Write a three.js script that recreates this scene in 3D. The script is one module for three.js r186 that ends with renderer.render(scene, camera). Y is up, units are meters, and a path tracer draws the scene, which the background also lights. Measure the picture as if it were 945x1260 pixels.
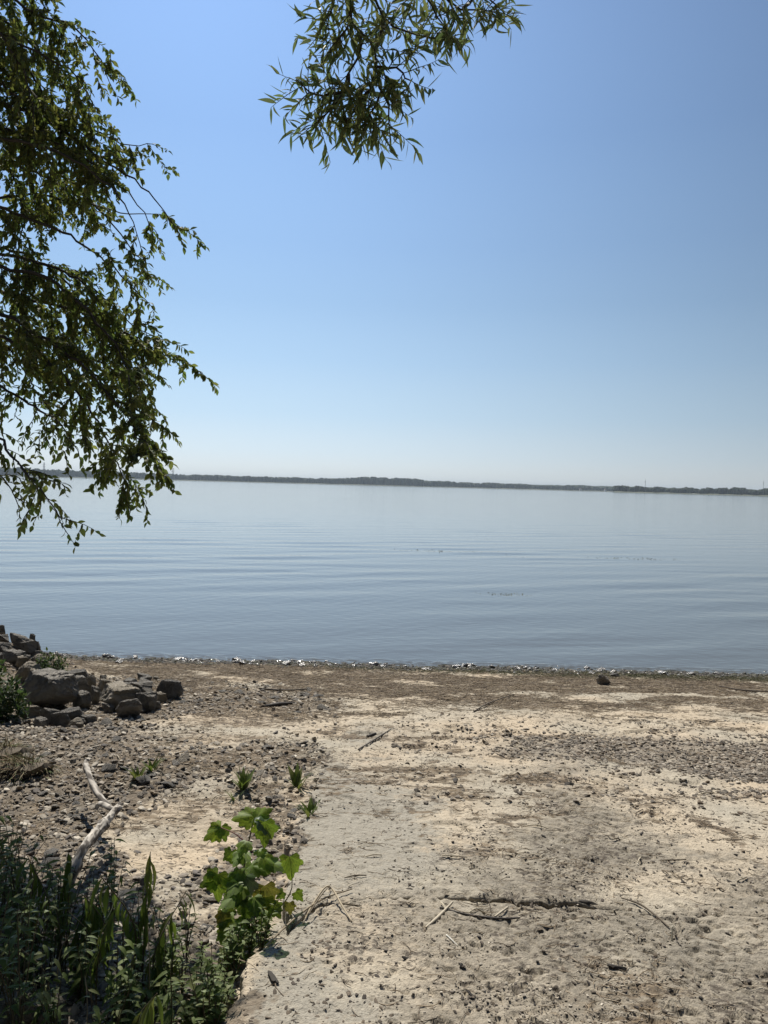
import * as THREE from 'three';
import { toCreasedNormals } from 'three/addons/utils/BufferGeometryUtils.js';

// ---------------------------------------------------------------- camera
const rad = THREE.MathUtils.degToRad;
const scene = new THREE.Scene();
const camera = new THREE.PerspectiveCamera(67.33, 768 / 1024, 0.05, 20000);
camera.position.set(0, 1.6, 0);
camera.rotation.order = 'YXZ';
camera.rotation.x = -Math.atan(33 / 946);
camera.rotateZ(rad(1.5));
camera.updateMatrixWorld();

// ---------------------------------------------------------------- sun and sky
const SUN_AZ = rad(15), SUN_EL = rad(46);           // ahead and to the left
const sunDir = new THREE.Vector3(-Math.sin(SUN_AZ) * Math.cos(SUN_EL), Math.sin(SUN_EL), -Math.cos(SUN_AZ) * Math.cos(SUN_EL));
const sun = new THREE.DirectionalLight(new THREE.Color().setRGB(1, 0.94, 0.84), 5);
sun.name = 'sun';
sun.position.copy(sunDir).multiplyScalar(60); sun.target.position.set(0, 0, -6);
sun.castShadow = true; sun.shadow.mapSize.set(4096, 4096); sun.shadow.radius = 1;
Object.assign(sun.shadow.camera, { left: -16, right: 16, top: 16, bottom: -16, near: 1, far: 140 });
scene.add(sun); scene.add(sun.target);
{
  const W = 1024, H = 512, data = new Float32Array(W * H * 4);
  // colour of clear hazy air by elevation, times one smooth fall-off away from the sun
  const nodes = [[-90, 2.2, 2.4, 2.4], [0, 4.05, 4.30, 4.36], [1, 3.82, 4.18, 4.30], [2.3, 3.28, 3.88, 4.28], [5, 2.42, 3.22, 3.95], [9, 1.70, 2.48, 3.40], [13, 1.23, 1.90, 2.83], [17, 0.97, 1.55, 2.47], [24, 0.69, 1.14, 1.96], [33, 0.52, 0.855, 1.53], [60, 0.36, 0.62, 1.22], [90, 0.30, 0.54, 1.08]];
  const air = (e) => {
    let k = 0; while (k < nodes.length - 2 && e > nodes[k + 1][0]) k++;
    const a = nodes[k], b = nodes[k + 1], t = Math.min(1, Math.max(0, (e - a[0]) / (b[0] - a[0])));
    return [1, 2, 3].map(i => a[i] * (1 - t) + b[i] * t);
  };
  for (let j = 0; j < H; j++) for (let i = 0; i < W; i++) {
    const el = ((j + 0.5) / H - 0.5) * Math.PI, ph = ((i + 0.5) / W - 0.5) * 2 * Math.PI;
    const c = Math.cos(ph) * Math.cos(el) * sunDir.x + Math.sin(el) * sunDir.y + Math.sin(ph) * Math.cos(el) * sunDir.z;
    const gam = Math.acos(Math.min(1, Math.max(-1, c))) * 180 / Math.PI;
    const g = 0.008 + 0.785 * Math.exp(-gam / 28), a = air(el * 180 / Math.PI), o = (j * W + i) * 4;
    data[o] = a[0] * g; data[o + 1] = a[1] * g; data[o + 2] = a[2] * g; data[o + 3] = 1;
  }
  const sky = new THREE.DataTexture(data, W, H, THREE.RGBAFormat, THREE.FloatType);
  sky.mapping = THREE.EquirectangularReflectionMapping; sky.magFilter = THREE.LinearFilter; sky.minFilter = THREE.LinearFilter;
  sky.colorSpace = THREE.LinearSRGBColorSpace; sky.needsUpdate = true;
  scene.background = sky; scene.environment = sky;
}
const renderer = new THREE.WebGLRenderer({ antialias: true });
renderer.setSize(768, 1024);
renderer.toneMapping = THREE.LinearToneMapping;
renderer.toneMappingExposure = 1.3;
renderer.shadowMap.enabled = true;

// ---------------------------------------------------------------- helpers
function rng(seed) { let a = seed >>> 0; return () => { a = (a + 0x6D2B79F5) | 0; let t = Math.imul(a ^ (a >>> 15), 1 | a); t = (t + Math.imul(t ^ (t >>> 7), 61 | t)) ^ t; return ((t ^ (t >>> 14)) >>> 0) / 4294967296; }; }
const clamp = (v, a = 0, b = 1) => v < a ? a : v > b ? b : v;
const ss = (a, b, v) => { const t = clamp((v - a) / (b - a)); return t * t * (3 - 2 * t); };
const mix = (a, b, t) => a + (b - a) * t;
function hash(ix, iy, s) { let h = Math.imul(ix, 374761393) ^ Math.imul(iy, 668265263) ^ Math.imul(s + 11, 2147483647 ^ 0x5bd1e995); h = Math.imul(h ^ (h >>> 13), 1274126177); h ^= h >>> 16; return (h >>> 0) / 4294967296; }
function vn(x, y, s = 0) {      // value noise 0..1
  const ix = Math.floor(x), iy = Math.floor(y), fx = x - ix, fy = y - iy, u = fx * fx * (3 - 2 * fx), v = fy * fy * (3 - 2 * fy);
  const a = hash(ix, iy, s), b = hash(ix + 1, iy, s), c = hash(ix, iy + 1, s), d = hash(ix + 1, iy + 1, s);
  return a + (b - a) * u + (c - a) * v + (a - b - c + d) * u * v;
}
function fbm(x, y, s, n = 4) { let f = 0, a = 0.5, t = 0; for (let k = 0; k < n; k++) { f += a * vn(x, y, s + k); t += a; x = x * 2.03 + 7.1; y = y * 2.03 + 3.7; a *= 0.55; } return f / t; }
const pl = (pts, v) => {        // piecewise linear
  if (v <= pts[0][0]) return pts[0][1];
  for (let k = 1; k < pts.length; k++) if (v <= pts[k][0]) return mix(pts[k - 1][1], pts[k][1], (v - pts[k - 1][0]) / (pts[k][0] - pts[k - 1][0]));
  return pts[pts.length - 1][1];
};
const used = {};
const numbered = (n) => { const k = used[n] = (used[n] ?? -1) + 1; return k ? `${n}_${String(k).padStart(3, '0')}` : n; };
const lit = (o) => { o.castShadow = true; o.receiveShadow = true; return o; };
function tag(o, label, category, group, kind) { if (label) o.userData.label = label; if (category) o.userData.category = category; if (group) o.userData.group = group; if (kind) o.userData.kind = kind; return o; }
function mesh(name, geo, mat, parent = scene) { const m = lit(new THREE.Mesh(geo, mat)); m.name = parent === scene ? numbered(name) : name; parent.add(m); return m; }
function thing(name, label, category, pos, group) { const g = new THREE.Group(); g.name = numbered(name); if (pos) g.position.set(...pos); scene.add(g); return tag(g, label, category, group); }
const V = (x, y, z) => new THREE.Vector3(x, y, z);
const RGB = (r, g, b) => new THREE.Color().setRGB(r, g, b);

class GB {                      // collects triangles with vertex colours into one geometry
  constructor() { this.p = []; this.c = []; this.i = []; }
  add(tpl, m, col) {
    const b = this.p.length / 3, v = V(0, 0, 0);
    for (let k = 0; k < tpl.p.length; k += 3) { v.set(tpl.p[k], tpl.p[k + 1], tpl.p[k + 2]).applyMatrix4(m); this.p.push(v.x, v.y, v.z); this.c.push(col[0], col[1], col[2]); }
    for (const q of tpl.i) this.i.push(b + q);
  }
  tube(pts, radii, sides, colour, wob = 0, seed = 0) {   // pts Vector3[], radii one per point
    const b = this.p.length / 3, n = pts.length; let nrm = V(0.31, 0.2, 0.93), T = V(0, 0, 0), N = V(0, 0, 0), B = V(0, 0, 0);
    for (let k = 0; k < n; k++) {
      T.subVectors(pts[Math.min(n - 1, k + 1)], pts[Math.max(0, k - 1)]).normalize();
      N.copy(nrm).addScaledVector(T, -nrm.dot(T)).normalize(); nrm.copy(N); B.crossVectors(T, N);
      for (let s = 0; s < sides; s++) {
        const a = s / sides * Math.PI * 2, r = radii[k] * (1 + wob * (vn(k * 0.37 + seed, s * 1.3 + seed, 5) - 0.5) * 2), ca = Math.cos(a) * r, sa = Math.sin(a) * r;
        this.p.push(pts[k].x + N.x * ca + B.x * sa, pts[k].y + N.y * ca + B.y * sa, pts[k].z + N.z * ca + B.z * sa);
        const c = typeof colour === 'function' ? colour(k / (n - 1), a, k, s) : colour; this.c.push(c[0], c[1], c[2]);
      }
      if (k) for (let s = 0; s < sides; s++) { const a = b + (k - 1) * sides + s, c = b + (k - 1) * sides + (s + 1) % sides; this.i.push(a, c, a + sides, c, c + sides, a + sides); }
    }
    const cap = (k, flip) => { const o = b + k * sides; for (let s = 1; s < sides - 1; s++) flip ? this.i.push(o, o + s + 1, o + s) : this.i.push(o, o + s, o + s + 1); };
    cap(0, true); cap(n - 1, false);
  }
  geo() {
    const g = new THREE.BufferGeometry();
    g.setAttribute('position', new THREE.Float32BufferAttribute(this.p, 3)); g.setAttribute('color', new THREE.Float32BufferAttribute(this.c, 3));
    g.setIndex(this.i); g.computeVertexNormals(); return g;
  }
}
const curve = (pts, n) => new THREE.CatmullRomCurve3(pts.map(p => p.isVector3 ? p : V(...p))).getPoints(n);

// ---------------------------------------------------------------- the lie of the land (d = metres ahead of the camera, towards the water)
const WATER = -0.75;
const slabLeftB = [[3.3, -0.37], [3.55, -0.40], [3.67, -0.41], [4.0, -0.45], [4.3, -0.465], [4.45, -0.38], [5.25, -0.37], [6, -0.32]];
const jointD = [[-0.5, 2.86], [-0.40, 2.98], [-0.23, 3.30], [-0.05, 3.37], [0.15, 3.41], [0.46, 3.40], [0.75, 3.375], [0.96, 3.365], [1.26, 3.30], [2, 3.33], [5, 3.4]];
const jointA = (x) => pl(jointD, x) + 0.02 * (vn(x * 9, 1.5, 31) - 0.5) * ss(0.1, 0.4, x) + 0.008 * (vn(x * 40, 4, 32) - 0.5);
const leftA = (d) => -0.475 + 0.06 * (vn(d * 6, 2, 33) - 0.5) + 0.03 * (vn(d * 19, 2, 34) - 0.5) + 0.012 * (vn(d * 50, 2, 37) - 0.5);
const leftB = (d) => pl(slabLeftB, d) + 0.07 * (vn(d * 5, 9, 35) - 0.5) + 0.022 * (vn(d * 35, 2, 36) - 0.5);
const slope = (d) => d < 0 ? -0.02 * d : d < 10 ? -0.075 * d : -0.75 - 0.11 * (d - 10);
const prints = []; { const R = rng(19); for (let k = 0; k < 34; k++) { const d = 4.3 + 3.6 * R(), x = mix(-0.2, 0.42 * d, R()); prints.push([x, d, R() * 3.1, 0.008 + 0.010 * R()]); } }
function trod(x, d) { let h = 0; for (const [px, pd, a, dep] of prints) { const dx = x - px, dd = d - pd; if (dx * dx + dd * dd > 0.06) continue; const u = (dx * Math.cos(a) + dd * Math.sin(a)) / 0.125, v = (-dx * Math.sin(a) + dd * Math.cos(a)) / (0.046 + 0.008 * u), q = Math.sqrt(u * u + v * v); h += dep * (-ss(1.0, 0.7, q) + 0.7 * Math.exp(-(((q - 1.25) / 0.22) ** 2))); } return h; }
function land(x, d) {
  let h = slope(d);
  const near = 1 - ss(4.2, 5.7, d), onSlab = ss(-0.55, -0.3, x);
  h -= near * mix(0.11, 0.075, onSlab);
  h += 0.42 * ss(-2.9, -4.6, x) * ss(5.2, 7.2, d) * (1 - ss(8.4, 9.7, d)) + 0.30 * ss(-6, -9, x);
  h += 0.10 * ss(-1.15, -1.9, x) * (1 - ss(2.6, 4.2, d));
  if (d > 4 && d < 8.2) h += trod(x, d);
  const shore = 1 - 0.3 * ss(9, 9.8, d);
  h += (0.05 * (fbm(x * 0.9, d * 0.9, 3, 3) - 0.5) + 0.022 * (fbm(x * 3.1, d * 3.1, 7, 3) - 0.5) + 0.010 * (vn(x * 14, d * 14, 12) - 0.5) + 0.006 * (vn(x * 37, d * 37, 13) - 0.5)) * shore;
  return h;
}
// what covers the ground: weights of sand, concrete, crust, wrack (dry reed litter), rubble, gravel, wet shingle
const ell = (x, d, cx, cd, rx, rd) => Math.exp(-(((x - cx) / rx) ** 2 + ((d - cd) / rd) ** 2));
function cover(x, d) {
  const n1 = fbm(x * 1.3, d * 1.6, 21, 5), n2 = fbm(x * 4.2, d * 5.5, 25, 4), n3 = fbm(x * 2.1, d * 3.3, 29, 4), wx = x + (n2 - 0.5) * 0.5 + (n1 - 0.5) * 0.6, wd = d + (n1 - 0.5) * 1.1 + (n2 - 0.5) * 0.35;
  const slab = ss(-0.5, -0.36, x + (n2 - 0.5) * 0.06) * (1 - ss(5.2, 6.2, wd));
  const left = 1 - ss(-0.8, -0.2, wx);
  let wet = ss(9.6, 9.86, d + (n2 - 0.5) * 0.3);
  const far = ss(6.9, 8.2, wd) * (1 - wet);
  let wrack = far * (0.08 + 0.85 * ss(0.38, 0.60, fbm(x * 1.7 + n2, d * 3.6 + n1 * 2, 41, 5) + 0.10 * ss(8.2, 9.3, d)));
  wrack = Math.max(wrack, 0.75 * ss(0.2, 0.8, ell(wx, d, 0.1, 5.38, 0.5, 0.10) + ell(wx, d, 1.0, 5.25, 0.55, 0.2) * ss(0.4, 0.6, n2)), 0.75 * ss(0.2, 0.8, ell(wx, wd, -1.1, 5.45, 0.8, 0.34)), 0.5 * ss(0.5, 0.72, n3) * (1 - ss(5, 6, d)) * ss(0.3, 0.9, x));
  const line = Math.abs(fbm(x * 0.75 + 5, d * 1.9, 45, 4) - 0.5), line2 = Math.abs(fbm(x * 1.3 + 2, d * 2.6, 46, 4) - 0.47); wrack = Math.max(wrack, (1 - wet) * ss(3.4, 4.4, d) * (0.62 * ss(0.055, 0.0, line) + 0.55 * ss(0.035, 0.0, line2)) * ss(0.3, 0.6, n3 + 0.1));
  wrack = Math.max(wrack, 0.45 * left * ss(3.6, 4.6, d) * (1 - wet) * ss(0.42, 0.6, n3));
  let grav = 0.95 * ss(0.05, 0.95, ell(wx, d + (n2 - 0.5) * 0.6, 2.1, 5.98, 1.3, 0.46) + ell(wx, d + (n2 - 0.5) * 0.6, 3.3, 5.65, 0.9, 0.62) + (n2 - 0.5) * 0.9 + (n3 - 0.5) * 0.5);
  const sl = Math.max(ell(wx, wd, -1.25, 6.4, 0.8, 0.65), ell(wx, wd, -1.12, 4.3, 0.34, 0.85), 0.5 * ell(wx, wd, -0.75, 3.5, 0.3, 0.4));
  const sandL = ss(0.15, 0.75, sl);
  let rub = left * (1 - sandL) * (1 - ss(7.4, 8.8, wd)) * (1 - 0.5 * wrack);
  rub *= 0.9; rub = Math.max(rub, ss(-2.0, -2.7, wx) * (1 - wet) * (1 - ss(8.0, 9, d)));
  const clean = Math.max(ell(wx, d, -0.08, 4.2, 0.46, 1.05), 0.85 * (1 - ss(-0.3, 0.15, wx)) * (1 - ss(5.0, 5.9, wd)), 0.8 * ell(wx, wd, -0.1, 6.3, 0.3, 0.45)), dust = Math.max(0.9 * ell(wx, wd, 0.55, 4.7, 0.55, 0.7), 1.2 * ell(wx, wd, 2.3, 4.5, 0.8, 1.0), 0.6 * ell(wx, wd, 0.1, 2.8, 0.25, 0.28), 0.6 * ell(wx, wd, 1.4, 3.5, 0.4, 0.3), 0.6 * ell(wx, wd, 1.75, 2.9, 0.25, 0.5));
  const dusty = clamp(0.12 + dust * 0.9 + (n2 - 0.5) * 0.7 + (n3 - 0.5) * 0.7 + 0.35 * ss(4.6, 5.6, d));
  const conc = Math.max(slab, 0.9 * ss(-0.42, -0.25, x) * ss(5.4, 5.9, d) * (1 - ss(6.6, 7.2, d))) * clean, crust = slab * (1 - clean) * (1 - dusty);
  return { conc, crust, wrack, rub, grav, wet, n1, n2, slab, left, sandL };
}

// ---------------------------------------------------------------- procedural textures
const GX0 = -5, GW = 11.5, GD0 = 1.4, GDW = 9.6;      // beach
const SX0 = -0.7, SW = 4.0, SD0 = 2.2, SDW = 3.9;     // ramp
function groundTexture(GX0, GW, GD0, GDW) {
  const N = 2048, data = new Uint8Array(N * N * 4), G = 256, cv = new Array((G + 1) * (G + 1));
  for (let j = 0; j <= G; j++) for (let i = 0; i <= G; i++) cv[j * (G + 1) + i] = cover(GX0 + GW * i / G, GD0 + GDW * j / G);
  const K = ['conc', 'crust', 'wrack', 'rub', 'grav', 'wet'];
  const enc = (v) => 255 * (v <= 0.0031308 ? 12.92 * v : 1.055 * Math.pow(v, 1 / 2.4) - 0.055);
  const w = {};
  for (let j = 0; j < N; j++) for (let i = 0; i < N; i++) {
    const x = GX0 + GW * (i + 0.5) / N, d = GD0 + GDW * (j + 0.5) / N;
    const gi = (i + 0.5) / N * G, gj = (j + 0.5) / N * G, i0 = gi | 0, j0 = gj | 0, fx = gi - i0, fy = gj - j0, o = j0 * (G + 1) + i0;
    const a = cv[o], b = cv[o + 1], c = cv[o + G + 1], e = cv[o + G + 2];
    for (const k of K) w[k] = (a[k] * (1 - fx) + b[k] * fx) * (1 - fy) + (c[k] * (1 - fx) + e[k] * fx) * fy;
    const g0 = vn(x * 190, d * 190, 50), g1 = vn(x * 70, d * 85, 51), g2 = vn(x * 24, d * 34, 52), g3 = vn(x * 8, d * 11, 53), g4 = vn(x * 2.3, d * 3.0, 54), g5 = vn(x * 42, d * 60, 57);
    const fib = vn(x * 28 + g2 * 2, d * 120, 55), fib2 = vn(x * 11 + g3 * 2, d * 60, 56), nd = (g1 * 0.18 + g5 * 0.2 + g2 * 0.26 + g3 * 0.22 + g4 * 0.14 - 0.5) * 2.0;
    const edge = (k, sp = 0.16) => ss(0.5 - sp, 0.5 + sp, k + nd * 0.62 * (k > 0.02 ? 1 : 0));
    let t = 0.78 + 0.18 * g0 + 0.14 * g1 + 0.20 * (g2 - 0.5) + 0.22 * (g3 - 0.5) + 0.14 * (g4 - 0.5);
    let r = 0.412 * t, g = 0.350 * t, bl = 0.258 * t;                                  // sand
    const warm = (g4 - 0.5) * 0.10; r *= 1 + warm; bl *= 1 - warm;
    const put = (k, cr, cg, cb) => { r = mix(r, cr, k); g = mix(g, cg, k); bl = mix(bl, cb, k); };
    if (w.conc > 0.01) { const s = 0.74 + 0.26 * g0 + 0.18 * g1 + 0.14 * g3; put(edge(w.conc, 0.3), 0.262 * s, 0.238 * s, 0.190 * s); }
    if (w.crust > 0.01) { const s = 0.60 + 0.42 * g0 * g1 + 0.36 * g5 + 0.34 * (g3 - 0.5) + 0.34 * (g4 - 0.5); put(edge(w.crust, 0.24) * 0.92, 0.235 * s, 0.204 * s, 0.154 * s); }
    if (w.rub > 0.01) { const s = 0.55 + 0.5 * g1 + 0.4 * g2; put(edge(w.rub), 0.145 * s, 0.117 * s, 0.083 * s); }
    if (w.grav > 0.01) { const s = 0.5 + 0.7 * g0 * g1 + 0.4 * g2; put(edge(w.grav, 0.4) * 0.8, 0.22 * s, 0.186 * s, 0.142 * s); }
    if (w.wrack > 0.01) { const s = 0.50 + 0.85 * fib * fib2 + 0.5 * g1 * fib; put(edge(w.wrack + (fib2 - 0.5) * 0.5, 0.2), 0.165 * s, 0.125 * s, 0.080 * s); }
    if (w.wet > 0.01) { const s = 0.5 + 0.6 * g1 + 0.3 * g2; const mossy = ss(1.0, 2.5, x + (g3 - 0.5) * 2) * ss(0.3, 0.6, g2) * (d < 9.95 ? 1 : 0); put(w.wet * 0.85, mix(0.085, 0.10, mossy) * s, mix(0.072, 0.105, mossy) * s, mix(0.055, 0.045, mossy) * s); }
    // crumbs of bark and charcoal lying in and on it, with outlines of their own
    const crumb = vn(x * 62 + g0, d * 95, 60), patch = vn(x * 3.1, d * 3.7, 61) * 0.5 + g3 * 0.3 + vn(x * 1.1, d * 1.3, 63) * 0.2, lim = 0.95 - 0.36 * ss(0.35, 0.75, patch) * (0.45 + 0.65 * w.crust + 0.3 * w.wrack);
    if (crumb > lim) put(0.8 * ss(lim, lim + 0.06, crumb), 0.060, 0.047, 0.034);
    const hair = Math.abs(vn(x * 13 + g2 * 1.4, d * 22 + g1 * 0.5, 62) - 0.5); if (hair < 0.010 && patch > 0.52) put(0.6, 0.09, 0.07, 0.05);
    const f1 = vn(x * 330, d * 360, 64), f2 = vn(x * 135, d * 165, 65), speck = 0.5 * f1 + 0.5 * f2, busy = clamp(0.25 + 0.75 * w.crust + 0.35 * w.rub + 0.2 * w.wrack);
    { const k = 1 + (speck - 0.5) * 0.75 * busy; r *= k; g *= k; bl *= k; }
    const pitted = vn(x * 31 + g1, d * 47 + g5, 66) * 0.5 + speck * 0.5, pl_ = 0.80 - 0.22 * busy * ss(0.3, 0.7, patch); if (pitted > pl_) put(0.75 * ss(pl_, pl_ + 0.05, pitted), 0.085, 0.068, 0.05);
    const q = (j * N + i) * 4; data[q] = enc(r); data[q + 1] = enc(g); data[q + 2] = enc(bl); data[q + 3] = 255;
  }
  const t = new THREE.DataTexture(data, N, N, THREE.RGBAFormat); t.colorSpace = THREE.SRGBColorSpace; t.magFilter = THREE.LinearFilter; t.minFilter = THREE.LinearMipmapLinearFilter; t.generateMipmaps = true;
  t.wrapS = t.wrapT = THREE.MirroredRepeatWrapping; t.needsUpdate = true; return t;
}
function tileNoise(N, layers) {   // tileable grey noise
  const data = new Uint8Array(N * N * 4), hv = (ix, iy, f, s) => hash(((ix % f) + f) % f, ((iy % f) + f) % f, s);
  for (let j = 0; j < N; j++) for (let i = 0; i < N; i++) {
    let v = 0;
    for (const [fx, fy, a, s] of layers) { const x = i / N * fx, y = j / N * fy, ix = x | 0, iy = y | 0, u = x - ix, w = y - iy, uu = u * u * (3 - 2 * u), ww = w * w * (3 - 2 * w); const q = (p, r) => hash(p % fx, r % fy, s); v += a * mix(mix(q(ix, iy), q(ix + 1, iy), uu), mix(q(ix, iy + 1), q(ix + 1, iy + 1), uu), ww); }
    const c = clamp(v) * 255, o = (j * N + i) * 4; data[o] = data[o + 1] = data[o + 2] = c; data[o + 3] = 255;
  }
  const t = new THREE.DataTexture(data, N, N, THREE.RGBAFormat); t.magFilter = THREE.LinearFilter; t.minFilter = THREE.LinearMipmapLinearFilter; t.generateMipmaps = true; t.wrapS = t.wrapT = THREE.RepeatWrapping; t.needsUpdate = true; return t;
}
const gTex = groundTexture(GX0, GW, GD0, GDW), sTex = groundTexture(SX0, SW, SD0, SDW);
const grain = tileNoise(512, [[256, 256, 0.35, 1], [90, 90, 0.35, 2], [31, 31, 0.3, 3]]); grain.repeat.set(GW / 0.9, GDW / 0.9);
const grainS = grain.clone(); grainS.repeat.set(SW / 0.9, SDW / 0.9); grainS.needsUpdate = true;
const groundMat = new THREE.MeshStandardMaterial({ map: gTex, bumpMap: grain, bumpScale: 0.006, roughness: 0.95 });
const slabMat = new THREE.MeshStandardMaterial({ map: sTex, bumpMap: grainS, bumpScale: 0.008, roughness: 0.95 });
const rockGrain = tileNoise(256, [[128, 128, 0.4, 4], [40, 40, 0.35, 5], [12, 12, 0.25, 6]]);

// ---------------------------------------------------------------- ground sheet
const steps = (a) => { const out = []; for (let k = 0; k < a.length - 1; k++) { const [v, st] = a[k], e = a[k + 1][0], n = Math.max(1, Math.round((e - v) / st)); for (let q = 0; q < n; q++) out.push(v + (e - v) * q / n); } out.push(a[a.length - 1][0]); return out; };
function sheet(xs, ds, hf) {
  const nx = xs.length, nd = ds.length, p = new Float32Array(nx * nd * 3), uv = new Float32Array(nx * nd * 2), idx = new Uint32Array((nx - 1) * (nd - 1) * 6); let o = 0;
  for (let j = 0; j < nd; j++) for (let i = 0; i < nx; i++) {
    const k = j * nx + i, x = xs[i], d = ds[j]; p[k * 3] = x; p[k * 3 + 1] = hf(x, d); p[k * 3 + 2] = -d; uv[k * 2] = (x - GX0) / GW; uv[k * 2 + 1] = (d - GD0) / GDW;
    if (i && j) { idx[o++] = k - nx - 1; idx[o++] = k - nx; idx[o++] = k - 1; idx[o++] = k - nx; idx[o++] = k; idx[o++] = k - 1; }
  }
  const g = new THREE.BufferGeometry(); g.setAttribute('position', new THREE.BufferAttribute(p, 3)); g.setAttribute('uv', new THREE.BufferAttribute(uv, 2)); g.setIndex(new THREE.BufferAttribute(idx, 1)); g.computeVertexNormals(); return g;
}
const rough = (x, d) => 0.011 * (vn(x * 48, d * 60, 70) - 0.5) + 0.005 * (vn(x * 120, d * 120, 71) - 0.5);
{
  const xs = steps([[-60, 4], [-16, 1], [-6, 0.05], [-4.5, 0.022], [-2.2, 0.014], [1, 0.02], [3.6, 0.03], [6.2, 0.3], [16, 4], [60, 1]]);
  const ds = steps([[-40, 3], [-4, 0.6], [1.3, 0.014], [4.6, 0.018], [7, 0.024], [10.4, 0.2], [12, 1.5], [30, 1]]);
  const g = mesh('beach_ground', sheet(xs, ds, (x, d) => {
    let h = land(x, d);
    if (d > 1.2 && d < 10.6 && x > -5 && x < 6.4) { h += rough(x, d); }
    return h;
  }), groundMat);
  tag(g, 'sandy beach with gravel and dry reed litter sloping to the lake', 'beach', null, 'structure');
}
// ---------------------------------------------------------------- concrete ramp: two weathered slabs
const crackR = (d) => 1.30 + (3.25 - d) * 0.33 + 0.05 * (vn(d * 6, 3, 80) - 0.5);
function slabTop(x, d) {
  const tr = d > 4 ? 0.6 * trod(x, d) : 0;
  let h = slope(d) + 0.012 * (fbm(x * 1.4, d * 1.4, 81, 3) - 0.5) + 0.008 * (fbm(x * 6, d * 6, 84, 3) - 0.5);
  const c = cover(x, d), k = 0.25 + 0.75 * c.crust; h += k * (0.022 * (fbm(x * 15, d * 19, 86, 4) - 0.5) + 0.012 * (vn(x * 50, d * 62, 88) - 0.5));
  const pit = vn(x * 33, d * 40, 89); if (pit > 0.68) h -= k * 0.020 * ss(0.68, 0.92, pit);
  const ridge = Math.abs(vn(x * 3.3 + 0.6 * c.n2, d * 6.2 + c.n2, 87) - 0.5); h -= 0.012 * c.crust * ss(0.03, 0, ridge); h += tr;
  return h;
}
function slab(xs, ts, place) {   // place(x, t) -> [x, y, d]; rounded skirts on all sides
  const P = [], nx = xs.length, nt = ts.length, uv = [], idx = [], R = nx + 4;
  const rows = []; for (let j = -2; j < nt + 2; j++) rows.push(j);
  for (const j of rows) for (let i = -2; i < nx + 2; i++) {
    const [x, y, d] = place(xs[clamp(i, 0, nx - 1)], ts[clamp(j, 0, nt - 1)]);
    const ox = i < 0 ? i : i > nx - 1 ? i - nx + 1 : 0, oj = j < 0 ? j : j > nt - 1 ? j - nt + 1 : 0, m = Math.max(Math.abs(ox), Math.abs(oj));
    P.push(x + Math.sign(ox) * (m ? 0.006 : 0), y - (m === 1 ? 0.010 : m === 2 ? 0.24 : 0), -(d + Math.sign(oj) * (m ? 0.006 : 0)));
    uv.push((x - SX0 - (m === 2 ? 0.12 * Math.sign(ox) : 0)) / SW, (d - SD0 - (m === 2 ? 0.12 * Math.sign(oj) : 0)) / SDW);
  }
  for (let j = 0; j < rows.length - 1; j++) for (let i = 0; i < R - 1; i++) { const k = j * R + i; idx.push(k, k + 1, k + R, k + 1, k + R + 1, k + R); }
  const g = new THREE.BufferGeometry(); g.setAttribute('position', new THREE.Float32BufferAttribute(P, 3)); g.setAttribute('uv', new THREE.Float32BufferAttribute(uv, 2)); g.setIndex(idx); g.computeVertexNormals(); return g;
}
{
  const ramp = thing('concrete_ramp'); tag(ramp, 'weathered concrete boat ramp dusted with sand', 'ramp', null, 'structure');
  const xs = steps([[0, 0.009], [2.4, 0.03], [5, 1]]);
  mesh('concrete_slab', slab(xs, steps([[0, 0.0042], [1, 1]]), (u, t) => {
    const xb = -0.475 + u, j = jointA(xb), d = 1.0 + t * (j - 1.0), x = xb + (leftA(d) + 0.475) * Math.max(0, 1 - u / 0.3);
    let y = slabTop(x, d);
    y -= 0.009 * ss(0.12, 0.0, j - d) * ss(0.2, 0.5, x) * (1 - ss(0.9, 1.15, x)) + 0.012 * ss(0.05, 0, Math.hypot(x - leftA(d), 0)) ;
    y -= 0.016 * Math.exp(-(((x - crackR(d)) / 0.014) ** 2)) * ss(1.5, 2.4, d) * ss(0.3, 0.5, vn(d * 9, 1, 82));
    return [x, y, d];
  }), slabMat, ramp);
  mesh('concrete_slab', slab(xs, steps([[0, 0.0055], [1, 1]]), (u, t) => {
    const xb = -0.41 + u, j0 = jointA(xb) + 0.014 + 0.13 * ss(-0.16, -0.36, xb), d = j0 + t * (6.0 - j0), x = xb + (leftB(d) + 0.41) * Math.max(0, 1 - u / 0.3);
    let y = slabTop(x, d) - 0.075 * ss(4.9, 5.9, d) - 0.01 * ss(4.42, 4.46, d) * (1 - ss(4.5, 4.7, d)) * (1 - ss(0, 0.4, x));
    y += 0.013 * ss(0.30, 0.0, d - j0) * ss(0.25, 0.5, x + 0.1 * (vn(x * 8, 1, 83) - 0.5)) * (1 - ss(0.9, 1.1, x)) - 0.006 * ss(0.03, 0, d - j0);
    return [x, y, d];
  }), slabMat, ramp);
}
const jointLip = (x, d) => d > jointA(x) ? 0.013 * ss(0.3, 0, d - jointA(x)) * ss(0.25, 0.5, x) * (1 - ss(0.9, 1.1, x)) : 0;
const surf = (x, d) => {
  let h = land(x, d) ;
  if (d < jointA(x) && x > leftA(d) && x > -0.47) h = Math.max(h, slabTop(x, d));
  else if (d > jointA(x) + 0.014 && d < 6 && x > leftB(d)) h = Math.max(h, slabTop(x, d) + jointLip(x, d) - 0.075 * ss(4.9, 5.9, d));
  return h;
};

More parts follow.
